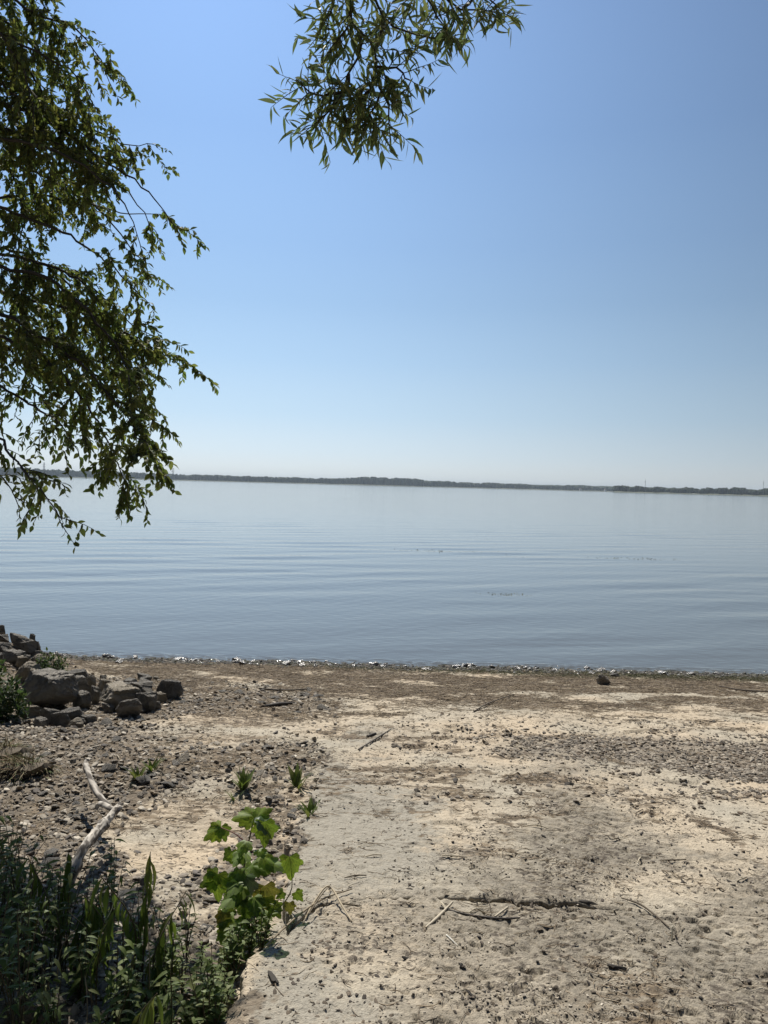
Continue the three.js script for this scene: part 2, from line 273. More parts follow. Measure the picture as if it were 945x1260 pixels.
// ---------------------------------------------------------------- lake
{
  const waves = [], R = rng(77);
  for (const [n, L0, L1, spread, s0, s1] of [[7, 1.5, 2.9, 30, 0.006, 0.010], [8, 0.6, 1.3, 80, 0.003, 0.006], [12, 0.2, 0.5, 140, 0.004, 0.008]])   // swell, chop, ripples
    for (let k = 0; k < n; k++) { const L = mix(L0, L1, R()), a = rad(-14 + (R() - 0.5) * spread), s = mix(s0, s1, R()); waves.push([Math.sin(a) * 2 * Math.PI / L, Math.cos(a) * 2 * Math.PI / L, s * L / (2 * Math.PI), R() * 6.3, L]); }
  const ds = []; { let d = 9.2; while (d < 70) { ds.push(d); d += 0.018 + Math.max(0, d - 10) * 0.0068; } while (d < 9000) { ds.push(d); d *= 1.12; } ds.push(9000); }
  const us = steps([[-1, 0.05], [-0.66, 0.0032], [0.66, 0.05], [1, 1]]);
  const nx = us.length, p = new Float32Array(nx * ds.length * 3), uv = new Float32Array(nx * ds.length * 2), idx = []; 
  for (let j = 0; j < ds.length; j++) for (let i = 0; i < nx; i++) {
    const d = ds[j], x = us[i] * (d * 0.9 + 2) * (Math.abs(us[i]) > 0.9 ? 4 : 1), k = j * nx + i;
    let y = 0; const dd = d > 70 ? 0 : 1 - ss(35, 70, d), pack = 0.4 + 1.2 * ss(0.3, 0.7, fbm(x * 0.13 + d * 0.05 + 3, d * 0.2 - x * 0.04, 90, 3));
    if (dd > 0) for (const [kx, kz, a, ph, L] of waves) { const f = 1 - ss(L * 10, L * 30, d * 0.5); if (f > 0) y += a * f * Math.sin(kx * x + kz * d + ph + 0.9 * Math.sin(0.31 * x * kx / kz * 0.2 + 0.21 * d)); }
    const lap = Math.exp(-(((d - 10.05) / 0.22) ** 2));
    y = y * dd * pack * ss(9.3, 11.5, d) * 0.8 + lap * (0.018 * (vn(x * 6, d * 16, 92) - 0.5) + 0.024 * (vn(x * 19, d * 36, 93) - 0.5));
    p[k * 3] = x; p[k * 3 + 1] = WATER + y; p[k * 3 + 2] = -d; uv[k * 2] = x / 3.1; uv[k * 2 + 1] = d / 3.1;
    if (i && j) idx.push(k - nx - 1, k - nx, k - 1, k - nx, k, k - 1);
  }
  const N = 512, data = new Uint8Array(N * N * 4), F = [];
  for (let k = 0; k < 40; k++) { const fx = Math.round((R() - 0.5) * 26), fy = Math.round(4 + R() * 26); F.push([fx, fy, 1 / Math.hypot(fx, fy), R() * 6.3]); }
  for (let j = 0; j < N; j++) for (let i = 0; i < N; i++) { let v = 0; for (const [fx, fy, a, ph] of F) v += a * Math.sin((fx * i + fy * j) / N * 2 * Math.PI + ph); const c = clamp(0.5 + v * 0.28) * 255, o = (j * N + i) * 4; data[o] = data[o + 1] = data[o + 2] = c; data[o + 3] = 255; }
  const rip = new THREE.DataTexture(data, N, N, THREE.RGBAFormat); rip.magFilter = THREE.LinearFilter; rip.wrapS = rip.wrapT = THREE.RepeatWrapping; rip.needsUpdate = true;
  const g = new THREE.BufferGeometry(); g.setAttribute('position', new THREE.BufferAttribute(p, 3)); g.setAttribute('uv', new THREE.BufferAttribute(uv, 2)); g.setIndex(idx); g.computeVertexNormals();
  const m = mesh('lake_water', g, new THREE.MeshPhysicalMaterial({ color: RGB(0.098, 0.102, 0.094), roughness: 0.09, ior: 1.333, bumpMap: rip, bumpScale: 0.0055 }));
  tag(m, 'calm pale blue lake with low ripples', 'lake', null, 'structure');
}

// ---------------------------------------------------------------- far side of the lake
{
  const farLand = new THREE.MeshStandardMaterial({ color: RGB(0.09, 0.10, 0.06), roughness: 1 });
  const belts = [
    { a0: -36, a1: 17.4, D: 2700, h: (a) => 15 + 6 * fbm(a * 0.9, 1, 101, 4) + 7 * ss(-3.5, -1, a) * (1 - ss(1.6, 3.5, a)) - 4 * ss(3, 14, a) + 5 * ss(-12, -30, a), n: 2600, r: 6.5, c: [0.030, 0.048, 0.022], label: 'dark tree line running along the far shore of the lake' },
    { a0: 1, a1: 21, D: 4300, h: (a) => 20 + 7 * fbm(a * 0.7, 5, 102, 4), n: 1100, r: 9, c: [0.030, 0.048, 0.022], label: 'faint blue tree line farthest away across the lake' },
    { a0: 16.6, a1: 36, D: 1750, h: (a) => 7.5 + 8 * fbm(a * 2.2, 9, 103, 3), n: 900, r: 4.2, c: [0.030, 0.048, 0.022], label: 'nearer dark tree line with rounded crowns beside a thin mast' },
  ];
  const blob = new THREE.IcosahedronGeometry(1, 2), bp = blob.attributes.position;
  for (let k = 0; k < bp.count; k++) { const x = bp.getX(k), y = bp.getY(k), z = bp.getZ(k), s = 0.75 + 0.5 * vn(x * 2.6 + z * 1.7 + 9, y * 2.6 - z * 1.3 + 9, 104); bp.setXYZ(k, x * s, y * s, z * s); }
  blob.computeVertexNormals();
  for (const b of belts) {
    const R = rng(1000 + b.D), n = 260, P = [], I = [];
    for (let k = 0; k <= n; k++) { const a = rad(mix(b.a0, b.a1, k / n)), D = b.D * (1 + 0.03 * (vn(k * 0.11, 2, 105) - 0.5)), H = WATER + 1.2 + 1.2 * vn(k * 0.21, b.D, 106); for (const [dd, y] of [[0, WATER - 1], [3, WATER + 0.6], [22, H], [500, H + 3]]) P.push(Math.sin(a) * (D + dd), y, -Math.cos(a) * (D + dd)); if (k) for (let s = 0; s < 3; s++) { const q = (k - 1) * 4 + s; I.push(q, q + 4, q + 1, q + 1, q + 4, q + 5); } }
    const g = new THREE.BufferGeometry(); g.setAttribute('position', new THREE.Float32BufferAttribute(P, 3)); g.setIndex(I); g.computeVertexNormals();
    tag(mesh('far_shore', g, farLand), 'low far bank of the lake under the trees', 'shore', null, 'structure');
    const im = lit(new THREE.InstancedMesh(blob, new THREE.MeshStandardMaterial({ color: 0xffffff, roughness: 1 }), b.n)), M = new THREE.Matrix4(), q = new THREE.Quaternion(), e = new THREE.Euler();
    im.name = numbered('far_wood');
    for (let k = 0; k < b.n; k++) {
      const deg = mix(b.a0, b.a1, R()), a = rad(deg), D = b.D * 1.02 + 18 + R() * 130, H = b.h(deg) * (0.82 + 0.36 * R()), r = b.r * (0.7 + 0.6 * R());
      e.set(R() * 0.5, R() * 6.3, R() * 0.5); q.setFromEuler(e);
      M.compose(V(Math.sin(a) * D, WATER + 1.5 + H * 0.52, -Math.cos(a) * D), q, V(r, H * 0.55, r)); im.setMatrixAt(k, M);
      const t = 0.7 + 0.7 * R(); im.setColorAt(k, RGB(b.c[0] * t, b.c[1] * t, b.c[2] * t));
    }
    scene.add(im); tag(im, b.label, 'tree line', null, 'stuff');
  }
  const steel = new THREE.MeshStandardMaterial({ color: RGB(0.22, 0.23, 0.24), roughness: 0.6, metalness: 0.3 });
  const bar = (g, a, b, r) => g.tube([V(...a), V(...b)], [r, r], 4, [1, 1, 1]);
  const foot = (deg, D) => [Math.sin(rad(deg)) * D, WATER + 2, -Math.cos(rad(deg)) * D];
  for (const [deg, D, H, label] of [[-23.9, 2790, 46, 'thin lattice power pylon behind the drooping branch tip'], [-15.4, 2790, 40, 'thin lattice power pylon standing clear beside the drooping tree']]) {
    const t = thing('power_pylon', label, 'pylon', foot(deg, D), 'pylons on the far shore');
    for (const [sx, sz] of [[-1, -1], [1, -1], [1, 1], [-1, 1]]) { const g = new GB(); bar(g, [sx * 3.6, -1, sz * 3.6], [sx * 0.5, H, sz * 0.5], 0.35); for (let k = 0; k < 5; k++) { const y0 = H * k / 5, y1 = H * (k + 1) / 5, w0 = mix(3.6, 0.5, k / 5), w1 = mix(3.6, 0.5, (k + 1) / 5); bar(g, [sx * w0, y0, sz * w0], [sz * -w1, y1, sx * w1], 0.18); } mesh('leg', g.geo(), steel, t); }
    for (const [y, w] of [[0.7, 7], [0.84, 6], [0.96, 4.5]]) { const g = new GB(); bar(g, [-w, H * y, 0], [w, H * y, 0], 0.3); bar(g, [-w, H * y, 0], [0, H * y + 2, 0], 0.18); bar(g, [w, H * y, 0], [0, H * y + 2, 0], 0.18); mesh('cross_arm', g.geo(), steel, t); }
  }
  for (const [deg, D, H, label] of [[18.7, 1800, 25, 'thin mast above rounded tree crowns where the nearer wood begins'], [26.2, 1800, 28, 'taller thin mast above the nearer wood, away from its end']]) {
    const t = thing('radio_mast', label, 'mast', foot(deg, D), 'masts on the far shore');
    const g = new GB(); bar(g, [0, -1, 0], [0, H, 0], 0.5); mesh('pole', g.geo(), steel, t);
    const a = new GB(); bar(a, [0, H, 0], [0, H + 4, 0], 0.25); bar(a, [-1.3, H - 2, 0], [1.3, H - 2, 0], 0.4); mesh('antenna', a.geo(), steel, t);
  }
  for (const [deg, D, w] of [[14.3, 2690, 9], [16.0, 2690, 6]]) {
    const t = thing('far_house', 'tiny white house at the foot of the far tree line', 'house', foot(deg, D), 'houses on the far shore');
    mesh('wall', new THREE.BoxGeometry(w, 6, 8), new THREE.MeshStandardMaterial({ color: RGB(0.7, 0.7, 0.68), roughness: 0.9 }), t).position.y = 2;
    const sh = new THREE.Shape([new THREE.Vector2(-w / 2 - 0.5, 0), new THREE.Vector2(w / 2 + 0.5, 0), new THREE.Vector2(0, 3)]);
    const rf = new THREE.ExtrudeGeometry(sh, { depth: 9, bevelEnabled: false }); rf.translate(0, 5.02, -4.5); mesh('roof', rf, new THREE.MeshStandardMaterial({ color: RGB(0.16, 0.12, 0.10), roughness: 0.9 }), t);
  }
}

// ---------------------------------------------------------------- rocks and stones
function rockGeo(seed, detail, cuts, tones) {      // fits a box of size 1
  const g0 = new THREE.IcosahedronGeometry(1, detail), R = rng(seed), planes = [];
  if (detail > 4) planes.push([V(0.25 * (R() - 0.5), 1, 0.25 * (R() - 0.5)).normalize(), 0.42]);
  for (let k = 0; k < cuts; k++) planes.push([V(R() * 2 - 1, R() * 2 - 1, R() * 2 - 1).normalize(), (detail < 5 ? 0.36 : 0.44) + 0.42 * R()]);
  const map = new Map(), src = g0.attributes.position, pos = [], idx = [], v = V(0, 0, 0), s = seed % 97;
  for (let k = 0; k < src.count; k++) {
    v.fromBufferAttribute(src, k).normalize(); const key = `${v.x.toFixed(4)},${v.y.toFixed(4)},${v.z.toFixed(4)}`;
    let id = map.get(key);
    if (id === undefined) {
      let r = 1.05; for (const [n, o] of planes) { const c = v.dot(n); if (c > 0.05) r = Math.min(r, o / c); }
      r *= 1 + 0.16 * (vn(v.x * 2.3 + v.z * 1.9 + s, v.y * 2.7 - v.z * 1.1 + s, 110) - 0.5) + 0.11 * (vn(v.x * 7 + v.z * 5 + s, v.y * 8 - v.z * 4 + s, 111) - 0.5) + 0.06 * (vn(v.x * 19 + v.z * 14 + s, v.y * 20 - v.z * 12, 112) - 0.5);
      id = pos.length / 3; map.set(key, id); pos.push(v.x * r, v.y * r, v.z * r);
    }
    idx.push(id);
  }
  let g = new THREE.BufferGeometry(); g.setAttribute('position', new THREE.Float32BufferAttribute(pos, 3)); g.setIndex(idx);
  g.computeBoundingBox(); const b = g.boundingBox, sz = b.getSize(V(0, 0, 0)), c = b.getCenter(V(0, 0, 0)); g.translate(-c.x, -c.y, -c.z); g.scale(1 / sz.x, 1 / sz.y, 1 / sz.z); g.computeVertexNormals();
  if (detail < 2) { g = g.toNonIndexed(); g.computeVertexNormals(); } else if (detail < 5) g = toCreasedNormals(g, 0.5); else g = toCreasedNormals(g, 0.35);
  const p = g.attributes.position, col = [], uv = [];
  for (let k = 0; k < p.count; k++) { const x = p.getX(k), y = p.getY(k), z = p.getZ(k), n = 0.55 * vn(x * 5 + z * 4 + s, y * 6 - z * 3 + s, 113) + 0.45 * vn(x * 17 + z * 13, y * 18 - z * 11 + s, 114), t = tones[0], u = tones[1], m = ss(0.3, 0.7, n); col.push(mix(t[0], u[0], m), mix(t[1], u[1], m), mix(t[2], u[2], m)); uv.push((x + 0.6 * z) * 2.2, (y + 0.5 * z) * 2.2); }
  g.setAttribute('color', new THREE.Float32BufferAttribute(col, 3)); g.setAttribute('uv', new THREE.Float32BufferAttribute(uv, 2)); return g;
}
const rockMat = new THREE.MeshStandardMaterial({ vertexColors: true, roughness: 0.92, bumpMap: rockGrain, bumpScale: 0.03 });
const wetMat = new THREE.MeshStandardMaterial({ vertexColors: true, roughness: 0.22, bumpMap: rockGrain, bumpScale: 0.003 });
const G1 = [[0.20, 0.183, 0.155], [0.37, 0.342, 0.295]], G2 = [[0.14, 0.13, 0.113], [0.28, 0.26, 0.228]], G3 = [[0.31, 0.27, 0.205], [0.46, 0.405, 0.32]];
const bigRocks = []; for (let k = 0; k < 9; k++) bigRocks.push(rockGeo(300 + k * 7, 11, 14 + k, [G1, G2, G1, G3][k % 4]));
const smallRocks = []; for (let k = 0; k < 8; k++) smallRocks.push(rockGeo(500 + k * 13, 3, 11 + k, [G1, G3, G2, G1][k % 4]));
const pebbles = [0, 1, 2, 3].map(k => rockGeo(700 + k * 5, 1, 11, [[[0.7, 0.7, 0.7], [1, 1, 1]]][0]));
{
  const HG = 'rocks heaped on the bank';
  const list = [  // x, y, z of the middle, width, height, depth factor, tilt, label
    [-3.04, -0.37, -7.05, 0.507, 0.313, 0.7, 0.06, 'largest boulder of the bank, broad and flat topped'],
    [-3.49, -0.39, -7.6, 0.257, 0.265, 0.9, -0.1, 'rounded boulder directly behind the largest flat topped boulder'],
    [-2.4, -0.43, -7.1, 0.405, 0.203, 0.9, 0.10, 'broad flat boulder with a tilted top at the beach end of the rocks'],
    [-2.21, -0.42, -6.75, 0.243, 0.136, 0.6, -0.35, 'wedge shaped rock leaning below the broad flat boulder'],
    [-2.14, -0.44, -7, 0.200, 0.148, 0.8, -0.2, 'blocky rock between the wedge shaped rock and the dark rock'],
    [-2.4, -0.5, -7.7, 0.260, 0.114, 0.9, 0.05, 'pale flat rock behind the broad flat boulder'],
    [-2.09, -0.46, -7.6, 0.249, 0.129, 0.8, 0.05, 'dark rock lying alone past the end of the heap, on the beach'],
    [-3.16, -0.47, -8, 0.254, 0.101, 0.7, 0.0], [-3.05, -0.44, -7.6, 0.233, 0.121, 0.8, 0.05], [-2.75, -0.45, -7.05, 0.179, 0.127, 0.9, -0.05],
    [-2.96, -0.47, -7.8, 0.115, 0.099, 0.9, 0.1], [-2.75, -0.47, -7.6, 0.137, 0.112, 0.8, 0.2], [-2.84, -0.42, -7.3, 0.154, 0.139, 0.35, -0.55, 'slim pale stone leaning beside the largest flat topped boulder'],
    [-2.71, -0.47, -7.25, 0.123, 0.153, 0.9, 0.2], [-2.81, -0.45, -6.5, 0.172, 0.151, 0.7, 0.45, 'tilted angular rock at the foot of the largest boulder'], [-2.68, -0.44, -6.4, 0.176, 0.122, 0.7, -0.4],
    [-2.63, -0.45, -6.55, 0.201, 0.125, 0.8, -0.12], [-2.48, -0.46, -6.5, 0.131, 0.069, 0.8, 0.05], [-2.82, -0.47, -6.35, 0.134, 0.101, 0.9, 0.1], [-2.52, -0.46, -6.35, 0.134, 0.094, 0.9, 0.0], [-3.08, -0.5, -6.7, 0.212, 0.156, 0.8, 0.0],
    [-4.44, -0.21, -8.9, 0.151, 0.141, 0.9, 0.0, 'round stone topmost on the heap of rocks'],
    [-4, -0.32, -8.5, 0.288, 0.252, 0.7, 0.5, 'large slab tilted up near the top of the rock heap'], [-4.06, -0.26, -8.2, 0.191, 0.139, 0.9, 0.1], [-3.97, -0.26, -8.7, 0.110, 0.120, 0.8, 0.1], [-3.87, -0.33, -8.6, 0.100, 0.127, 0.9, -0.3], [-3.87, -0.3, -8.4, 0.160, 0.178, 0.8, -0.5],
    [-3.84, -0.32, -8, 0.254, 0.169, 0.8, 0.15], [-3.63, -0.35, -8.1, 0.197, 0.111, 0.8, 0.1], [-3.7, -0.33, -7.9, 0.167, 0.117, 0.8, -0.1], [-3.77, -0.37, -8.4, 0.142, 0.107, 0.9, -0.2], [-4.22, -0.27, -8.8, 0.121, 0.102, 0.9, 0.2], [-4.26, -0.26, -8.6, 0.164, 0.145, 0.9, -0.2], [-3.82, -0.45, -8.7, 0.110, 0.083, 0.9, -0.2], [-3.94, -0.37, -7.8, 0.214, 0.297, 0.8, 0.1],
    [-4.3, -0.33, -8.2, 0.260, 0.433, 0.9, 0.3], [-4.81, -0.26, -8.9, 0.376, 0.376, 0.9, 0.1], [-3.82, -0.52, -8.9, 0.169, 0.085, 0.8, 0.1], [-2.12, -0.51, -7.4, 0.125, 0.078, 0.9, 0.1], [-2.08, -0.5, -7.1, 0.113, 0.068, 0.9, -0.1], [-2.46, -0.49, -6.9, 0.117, 0.088, 0.8, 0.1],
  ];
  const R = rng(41);
  list.forEach(([x, y, z, w, h, df, tilt, label], k) => {
    let top = y + h / 2, bot = y - h / 2; const gl = surf(x, -z) - 0.05;
    if (bot > gl && bot - gl < 0.35) bot = gl;
    const m = mesh('rock', bigRocks[(k * 5 + 2) % bigRocks.length], rockMat);
    m.position.set(x, (top + bot) / 2, z); m.scale.set(w * 1.06, Math.max(0.03, top - bot) * 1.05, Math.max(0.05, w * df)); m.rotation.set((R() - 0.5) * 0.2, (R() - 0.5) * 0.5, -tilt * 0.5);
    tag(m, label || `${w > 0.22 ? 'large' : 'smaller'} ${['grey-brown', 'dark grey', 'grey-brown', 'pale'][((k * 5 + 2) % 9) % 4]} rock ${z < -8.3 ? 'high on the heap of rocks' : z < -7.4 ? 'in the middle of the rock heap' : 'at the foot of the rock heap'}`, 'rock', HG);
  });
  for (const [x, y, z, w, h, l] of [[-1.24, -0.27, -2.62, 0.144, 0.174, 'large shaded stone among the dark weeds in the corner'], [-1.11, -0.26, -2.6, 0.126, 0.132, 'smaller shaded stone beside the large one among the dark weeds']]) { const m = mesh('rock', bigRocks[3], rockMat); m.position.set(x, y - 0.03, z); m.scale.set(w * 1.1, h * 1.2, w); m.rotation.y = z * 9; tag(m, l, 'rock', 'stones under the weeds'); }
  { const F = rng(43); for (let k = 0; k < 46; k++) { const d = 6.4 + 2.3 * F(), x = mix(-4.3, -1.9 - 0.25 * (d - 6.4), F()), w = 0.07 + 0.10 * F() * F(), hh = w * (0.4 + 0.4 * F()), m = mesh('rock', bigRocks[(F() * 9) | 0], rockMat); m.scale.set(w * 1.2, hh, w); m.rotation.set((F() - 0.5) * 0.6, F() * 6.3, (F() - 0.5) * 0.6); m.position.set(x, land(x, d) + hh * 0.25, -d); tag(m, `small broken rock ${x < -3.2 ? 'under the shrubs at the foot of the heap' : 'between the boulders at the beach end of the heap'}`, 'rock', 'small broken rocks round the heap'); } }
  // stones of the rubble slope, one by one
  let made = 0; const S = rng(42);
  while (made < 270) {
    const d = 3.3 + 5.2 * Math.pow(S(), 1.1), x = mix(-0.5 * d - 0.3, -0.45, Math.pow(S(), 0.8)), c = cover(x, d); if (S() > c.rub * (1 - 0.8 * c.sandL)) continue;
    const vi = (S() * 8) | 0, w = (0.034 + 0.05 * Math.pow(S(), 2.6)) * (d > 5 ? 1.25 : 1) * (S() < 0.05 ? 1.5 : 1), m = mesh('stone', smallRocks[vi], rockMat), hh = w * (0.2 + 0.28 * S());
    m.scale.set(w * (0.9 + 0.4 * S()), hh, w * (0.7 + 0.4 * S())); m.rotation.set((S() - 0.5) * 0.8, S() * 6.3, (S() - 0.5) * 0.8); m.position.set(x, surf(x, d) + hh * 0.3, -d);
    tag(m, `${w > 0.07 ? 'large' : w > 0.048 ? 'middling' : 'small'} ${['grey-brown', 'pale', 'dark', 'grey-brown'][vi % 4]} angular stone in the rubble ${d > 6.3 ? 'near the rock heap' : d > 5 ? 'between the brown litter and the grass hump' : x < -1.35 ? 'around the bleached driftwood' : 'beside the ramp edge and seedling'}`, 'stone', 'stones of the rubble slope'); made++;
  }
  // stones along the waterline
  made = 0;
  while (made < 150) {
    const vi = [2, 6, 2, 0, 3, 6][(S() * 6) | 0], x = -4.6 + 10.4 * S(), d = 9.93 + 0.26 * (S() + S() - 1) + (S() < 0.15 ? -0.2 : 0), w = 0.035 + 0.075 * Math.pow(S(), 2.4), hh = w * (0.5 + 0.3 * S()), m = mesh('shore_stone', smallRocks[vi], wetMat);
    m.scale.set(w * 1.2, hh, w); m.rotation.set(0, S() * 6.3, (S() - 0.5) * 0.3); m.position.set(x, Math.max(land(x, d), WATER - 0.01) + hh * 0.25, -d); tag(m, `${w > 0.07 ? 'larger' : 'small'} ${vi === 2 || vi === 6 ? 'dark' : 'grey'} wet stone ${d > 10.0 ? 'standing in the shallow water at the lake edge' : d < 9.78 ? 'on the dry side of the wet shingle' : 'in the wet shingle along the lake edge'}`, 'stone', 'stones along the waterline'); made++;
  }
  for (const [x, z, w, h, l, k] of [[2.63, -8.97, 0.17, 0.14, 'grey rounded stone standing alone near the water', 3], [2.93, -9.51, 0.11, 0.06, 'small pale stone at the water edge behind the lone rounded stone', 1]]) { const m = mesh('shore_stone', bigRocks[k], rockMat); m.scale.set(w, h, w * 0.9); m.rotation.set(Math.PI, 0.6, 0.1); m.position.set(x, land(x, -z) + h * 0.36, z); tag(m, l, 'stone'); }
}
// ---------------------------------------------------------------- loose gravel, chips and reed litter (nobody could count it)
function scatter(name, label, category, geo, mat, n, seed, make) {
  const R = rng(seed), mats = [], cols = []; let tries = 0;
  while (mats.length < n && tries++ < n * 60) { const r = make(R); if (r) { mats.push(r[0]); cols.push(r[1]); } }
  const im = lit(new THREE.InstancedMesh(geo, mat, mats.length)); im.name = numbered(name); mats.forEach((m, k) => { im.setMatrixAt(k, m); im.setColorAt(k, cols[k]); }); scene.add(im); return tag(im, label, category, null, 'stuff');
}
const Q = new THREE.Quaternion(), E = new THREE.Euler();
const M4 = (x, y, z, rx, ry, rz, sx, sy, sz) => new THREE.Matrix4().compose(V(x, y, z), Q.setFromEuler(E.set(rx, ry, rz)), V(sx, sy, sz));
const pebMat = new THREE.MeshStandardMaterial({ vertexColors: true, roughness: 0.92 });
const spot = (R, p = 1.3) => { const d = 2.3 + 7.6 * Math.pow(R(), p); return [(R() * 2 - 1) * (0.53 * d + 0.25), d]; };
const tone = (R, pal) => { const c = pal[(R() * pal.length) | 0], t = 0.75 + 0.5 * R(); return RGB(c[0] * t, c[1] * t, c[2] * t); };
const palStone = [[0.25, 0.215, 0.17], [0.33, 0.29, 0.23], [0.17, 0.148, 0.12], [0.46, 0.41, 0.33], [0.27, 0.222, 0.16], [0.12, 0.105, 0.09]];
for (let k = 0; k < 2; k++) scatter('rubble_gravel', 'loose grey-brown broken stone on the slope beside the ramp', 'gravel', pebbles[k], pebMat, 9000, 60 + k, (R) => {
  const d = 2.3 + 6.4 * R(), x = mix(-0.53 * d - 0.3, -0.36, R()), c = cover(x, d); if (R() > c.rub || (d < 3.4 && x > -0.5)) return null;
  const w = 0.009 + 0.036 * Math.pow(R(), 2.6), h = w * (0.25 + 0.35 * R()); return [M4(x, surf(x, d) + h * 0.3, -d, (R() - 0.5) * 1.3, R() * 6.3, (R() - 0.5) * 1.3, w * (0.9 + 0.5 * R()), h, w), tone(R, palStone)];
});
for (let k = 0; k < 2; k++) scatter('pebble_gravel', 'patch of small dark grey pebbles on the sand', 'gravel', pebbles[2 + k], pebMat, 9500, 64 + k, (R) => {
  const d = 4.6 + 2.6 * R(), x = 0.1 + 4.1 * R(), c = cover(x, d); if (R() > 0.75 * Math.pow(c.grav, 1.3) * (0.2 + 1.1 * vn(x * 5, d * 7, 122)) * (0.45 + 0.75 * ss(0.35, 0.65, vn(x * 1.1, d * 1.7, 126))) + 0.02) return null;
  const w = 0.006 + 0.030 * Math.pow(R(), 3), h = w * (0.3 + 0.4 * R()); return [M4(x, surf(x, d) + h * 0.12, -d, (R() - 0.5) * 0.7, R() * 6.3, (R() - 0.5) * 0.7, w * 1.2, h, w), tone(R, [[0.20, 0.17, 0.135], [0.12, 0.102, 0.08], [0.27, 0.232, 0.18], [0.40, 0.35, 0.275], [0.17, 0.13, 0.09]])];
});
scatter('shore_shingle', 'wet dark shingle lining the edge of the lake', 'shingle', pebbles[1], new THREE.MeshStandardMaterial({ vertexColors: true, roughness: 0.8 }), 6500, 66, (R) => {
  const x = -5 + 11 * R(), d = 9.86 + 0.30 * (R() + R() - 1), w = 0.014 + 0.035 * Math.pow(R(), 2), h = w * 0.55; return [M4(x, land(x, d) + h * 0.25, -d, (R() - 0.5) * 0.6, R() * 6.3, 0, w * 1.2, h, w), tone(R, [[0.04, 0.037, 0.032], [0.07, 0.062, 0.05], [0.11, 0.098, 0.08], [0.065, 0.068, 0.032]])];
});
scatter('beach_pebbles', 'small scattered pebbles and crumbs on the sand and concrete', 'gravel', pebbles[0], pebMat, 9000, 67, (R) => {
  const [x, d] = spot(R, 1.25), c = cover(x, d), cl = vn(x * 2.6, d * 3, 120); if (R() > 0.06 + 0.8 * (0.3 + c.crust) * ss(0.5, 0.8, cl) * ss(0.35, 0.7, vn(x * 8, d * 10, 125))) return null; if (c.wet > 0.5) return null;
  const w = 0.004 + 0.009 * Math.pow(R(), 3.5), h = w * 0.6; return [M4(x, surf(x, d) + h * 0.3, -d, (R() - 0.5) * 0.8, R() * 6.3, (R() - 0.5) * 0.8, w * 1.2, h, w), tone(R, [[0.12, 0.10, 0.08], [0.20, 0.17, 0.13], [0.26, 0.225, 0.17], [0.34, 0.295, 0.23], [0.44, 0.39, 0.31]])];
});
scatter('bark_chips', 'dark crumbs of bark and charcoal on the sand and concrete', 'bark chips', pebbles[3], pebMat, 1100, 68, (R) => {
  const [x, d] = spot(R, 1.2), cl = vn(x * 1.9, d * 2.2, 121); if (R() > 0.04 + Math.pow(ss(0.5, 0.8, cl), 2) * (0.3 + vn(x * 9, d * 11, 124))) return null; const c = cover(x, d); if (c.wet > 0.4) return null;
  const w = 0.004 + 0.011 * Math.pow(R(), 3), h = w * 0.6; return [M4(x, surf(x, d) + h * 0.3, -d, (R() - 0.5) * 0.6, R() * 6.3, (R() - 0.5) * 0.6, w * (1 + 2.6 * R() * R()), h, w), tone(R, [[0.035, 0.03, 0.025], [0.075, 0.06, 0.045]])];
});
// thin stalk of unit length along x; its cross-section is scaled separately
function stalk(bend, seed) { const g = new GB(), R = rng(seed), pts = []; for (let k = 0; k < 5; k++) pts.push(V(k / 4 - 0.5, 0.0, bend * Math.sin(k / 4 * Math.PI) + 0.03 * (R() - 0.5))); const rr = 0.016; g.tube(pts, [0.8, 1, 0.95, 0.85, 0.5].map(r => r * rr), 4, [1, 1, 1]); return g.geo(); }
const strawMat = new THREE.MeshStandardMaterial({ vertexColors: true, roughness: 0.85 });
const palReed = [[0.20, 0.148, 0.09], [0.27, 0.21, 0.14], [0.12, 0.09, 0.06], [0.36, 0.30, 0.21], [0.22, 0.175, 0.125]];
for (let k = 0; k < 3; k++) scatter('reed_litter', 'brown dry reed and twig litter washed up on the beach', 'reed litter', stalk([0.06, -0.1, 0.22][k], 800 + k), strawMat, 8000, 70 + k, (R) => {
  const far = R() < 0.6, d = far ? 6.8 + 3 * R() : 2.4 + 4.6 * R(), x = (R() * 2 - 1) * (0.53 * d + 0.25), c = cover(x, d);
  if (R() > c.wrack + 0.05 + 0.05 * c.crust + 0.16 * c.rub || c.wet > 0.6) return null;
  const L = 0.03 + 0.12 * Math.pow(R(), 2) * (far ? 1.4 : 0.8); return [M4(x, surf(x, d) + 0.003 + 0.008 * R() * c.wrack, -d, 0, (R() < 0.6 ? (R() - 0.5) * 1.2 : R() * 6.3), (R() - 0.5) * 0.16, L, Math.max(0.1, L * 0.8), Math.max(0.1, L * 0.8)), tone(R, palReed)];
});
scatter('litter_flakes', 'brown flakes of dead leaves, bark and soil strewn over the beach', 'litter', pebbles[1], pebMat, 20000, 74, (R) => {
  const [x, d] = spot(R, 1.0), c = cover(x, d), cl = fbm(x * 2.2, d * 3.2, 123, 4); if (R() > 0.04 + 0.8 * c.wrack + 0.55 * ss(0.5, 0.66, cl) + 0.25 * c.rub || c.wet > 0.5) return null;
  const w = 0.004 + 0.012 * Math.pow(R(), 2), h = w * 0.25; return [M4(x, surf(x, d) + h * 0.4, -d, (R() - 0.5) * 0.7, R() * 6.3, (R() - 0.5) * 0.7, w * (1 + 1.6 * R()), h, w), tone(R, [[0.11, 0.085, 0.058], [0.075, 0.058, 0.042], [0.16, 0.125, 0.088], [0.045, 0.036, 0.028]])];
});
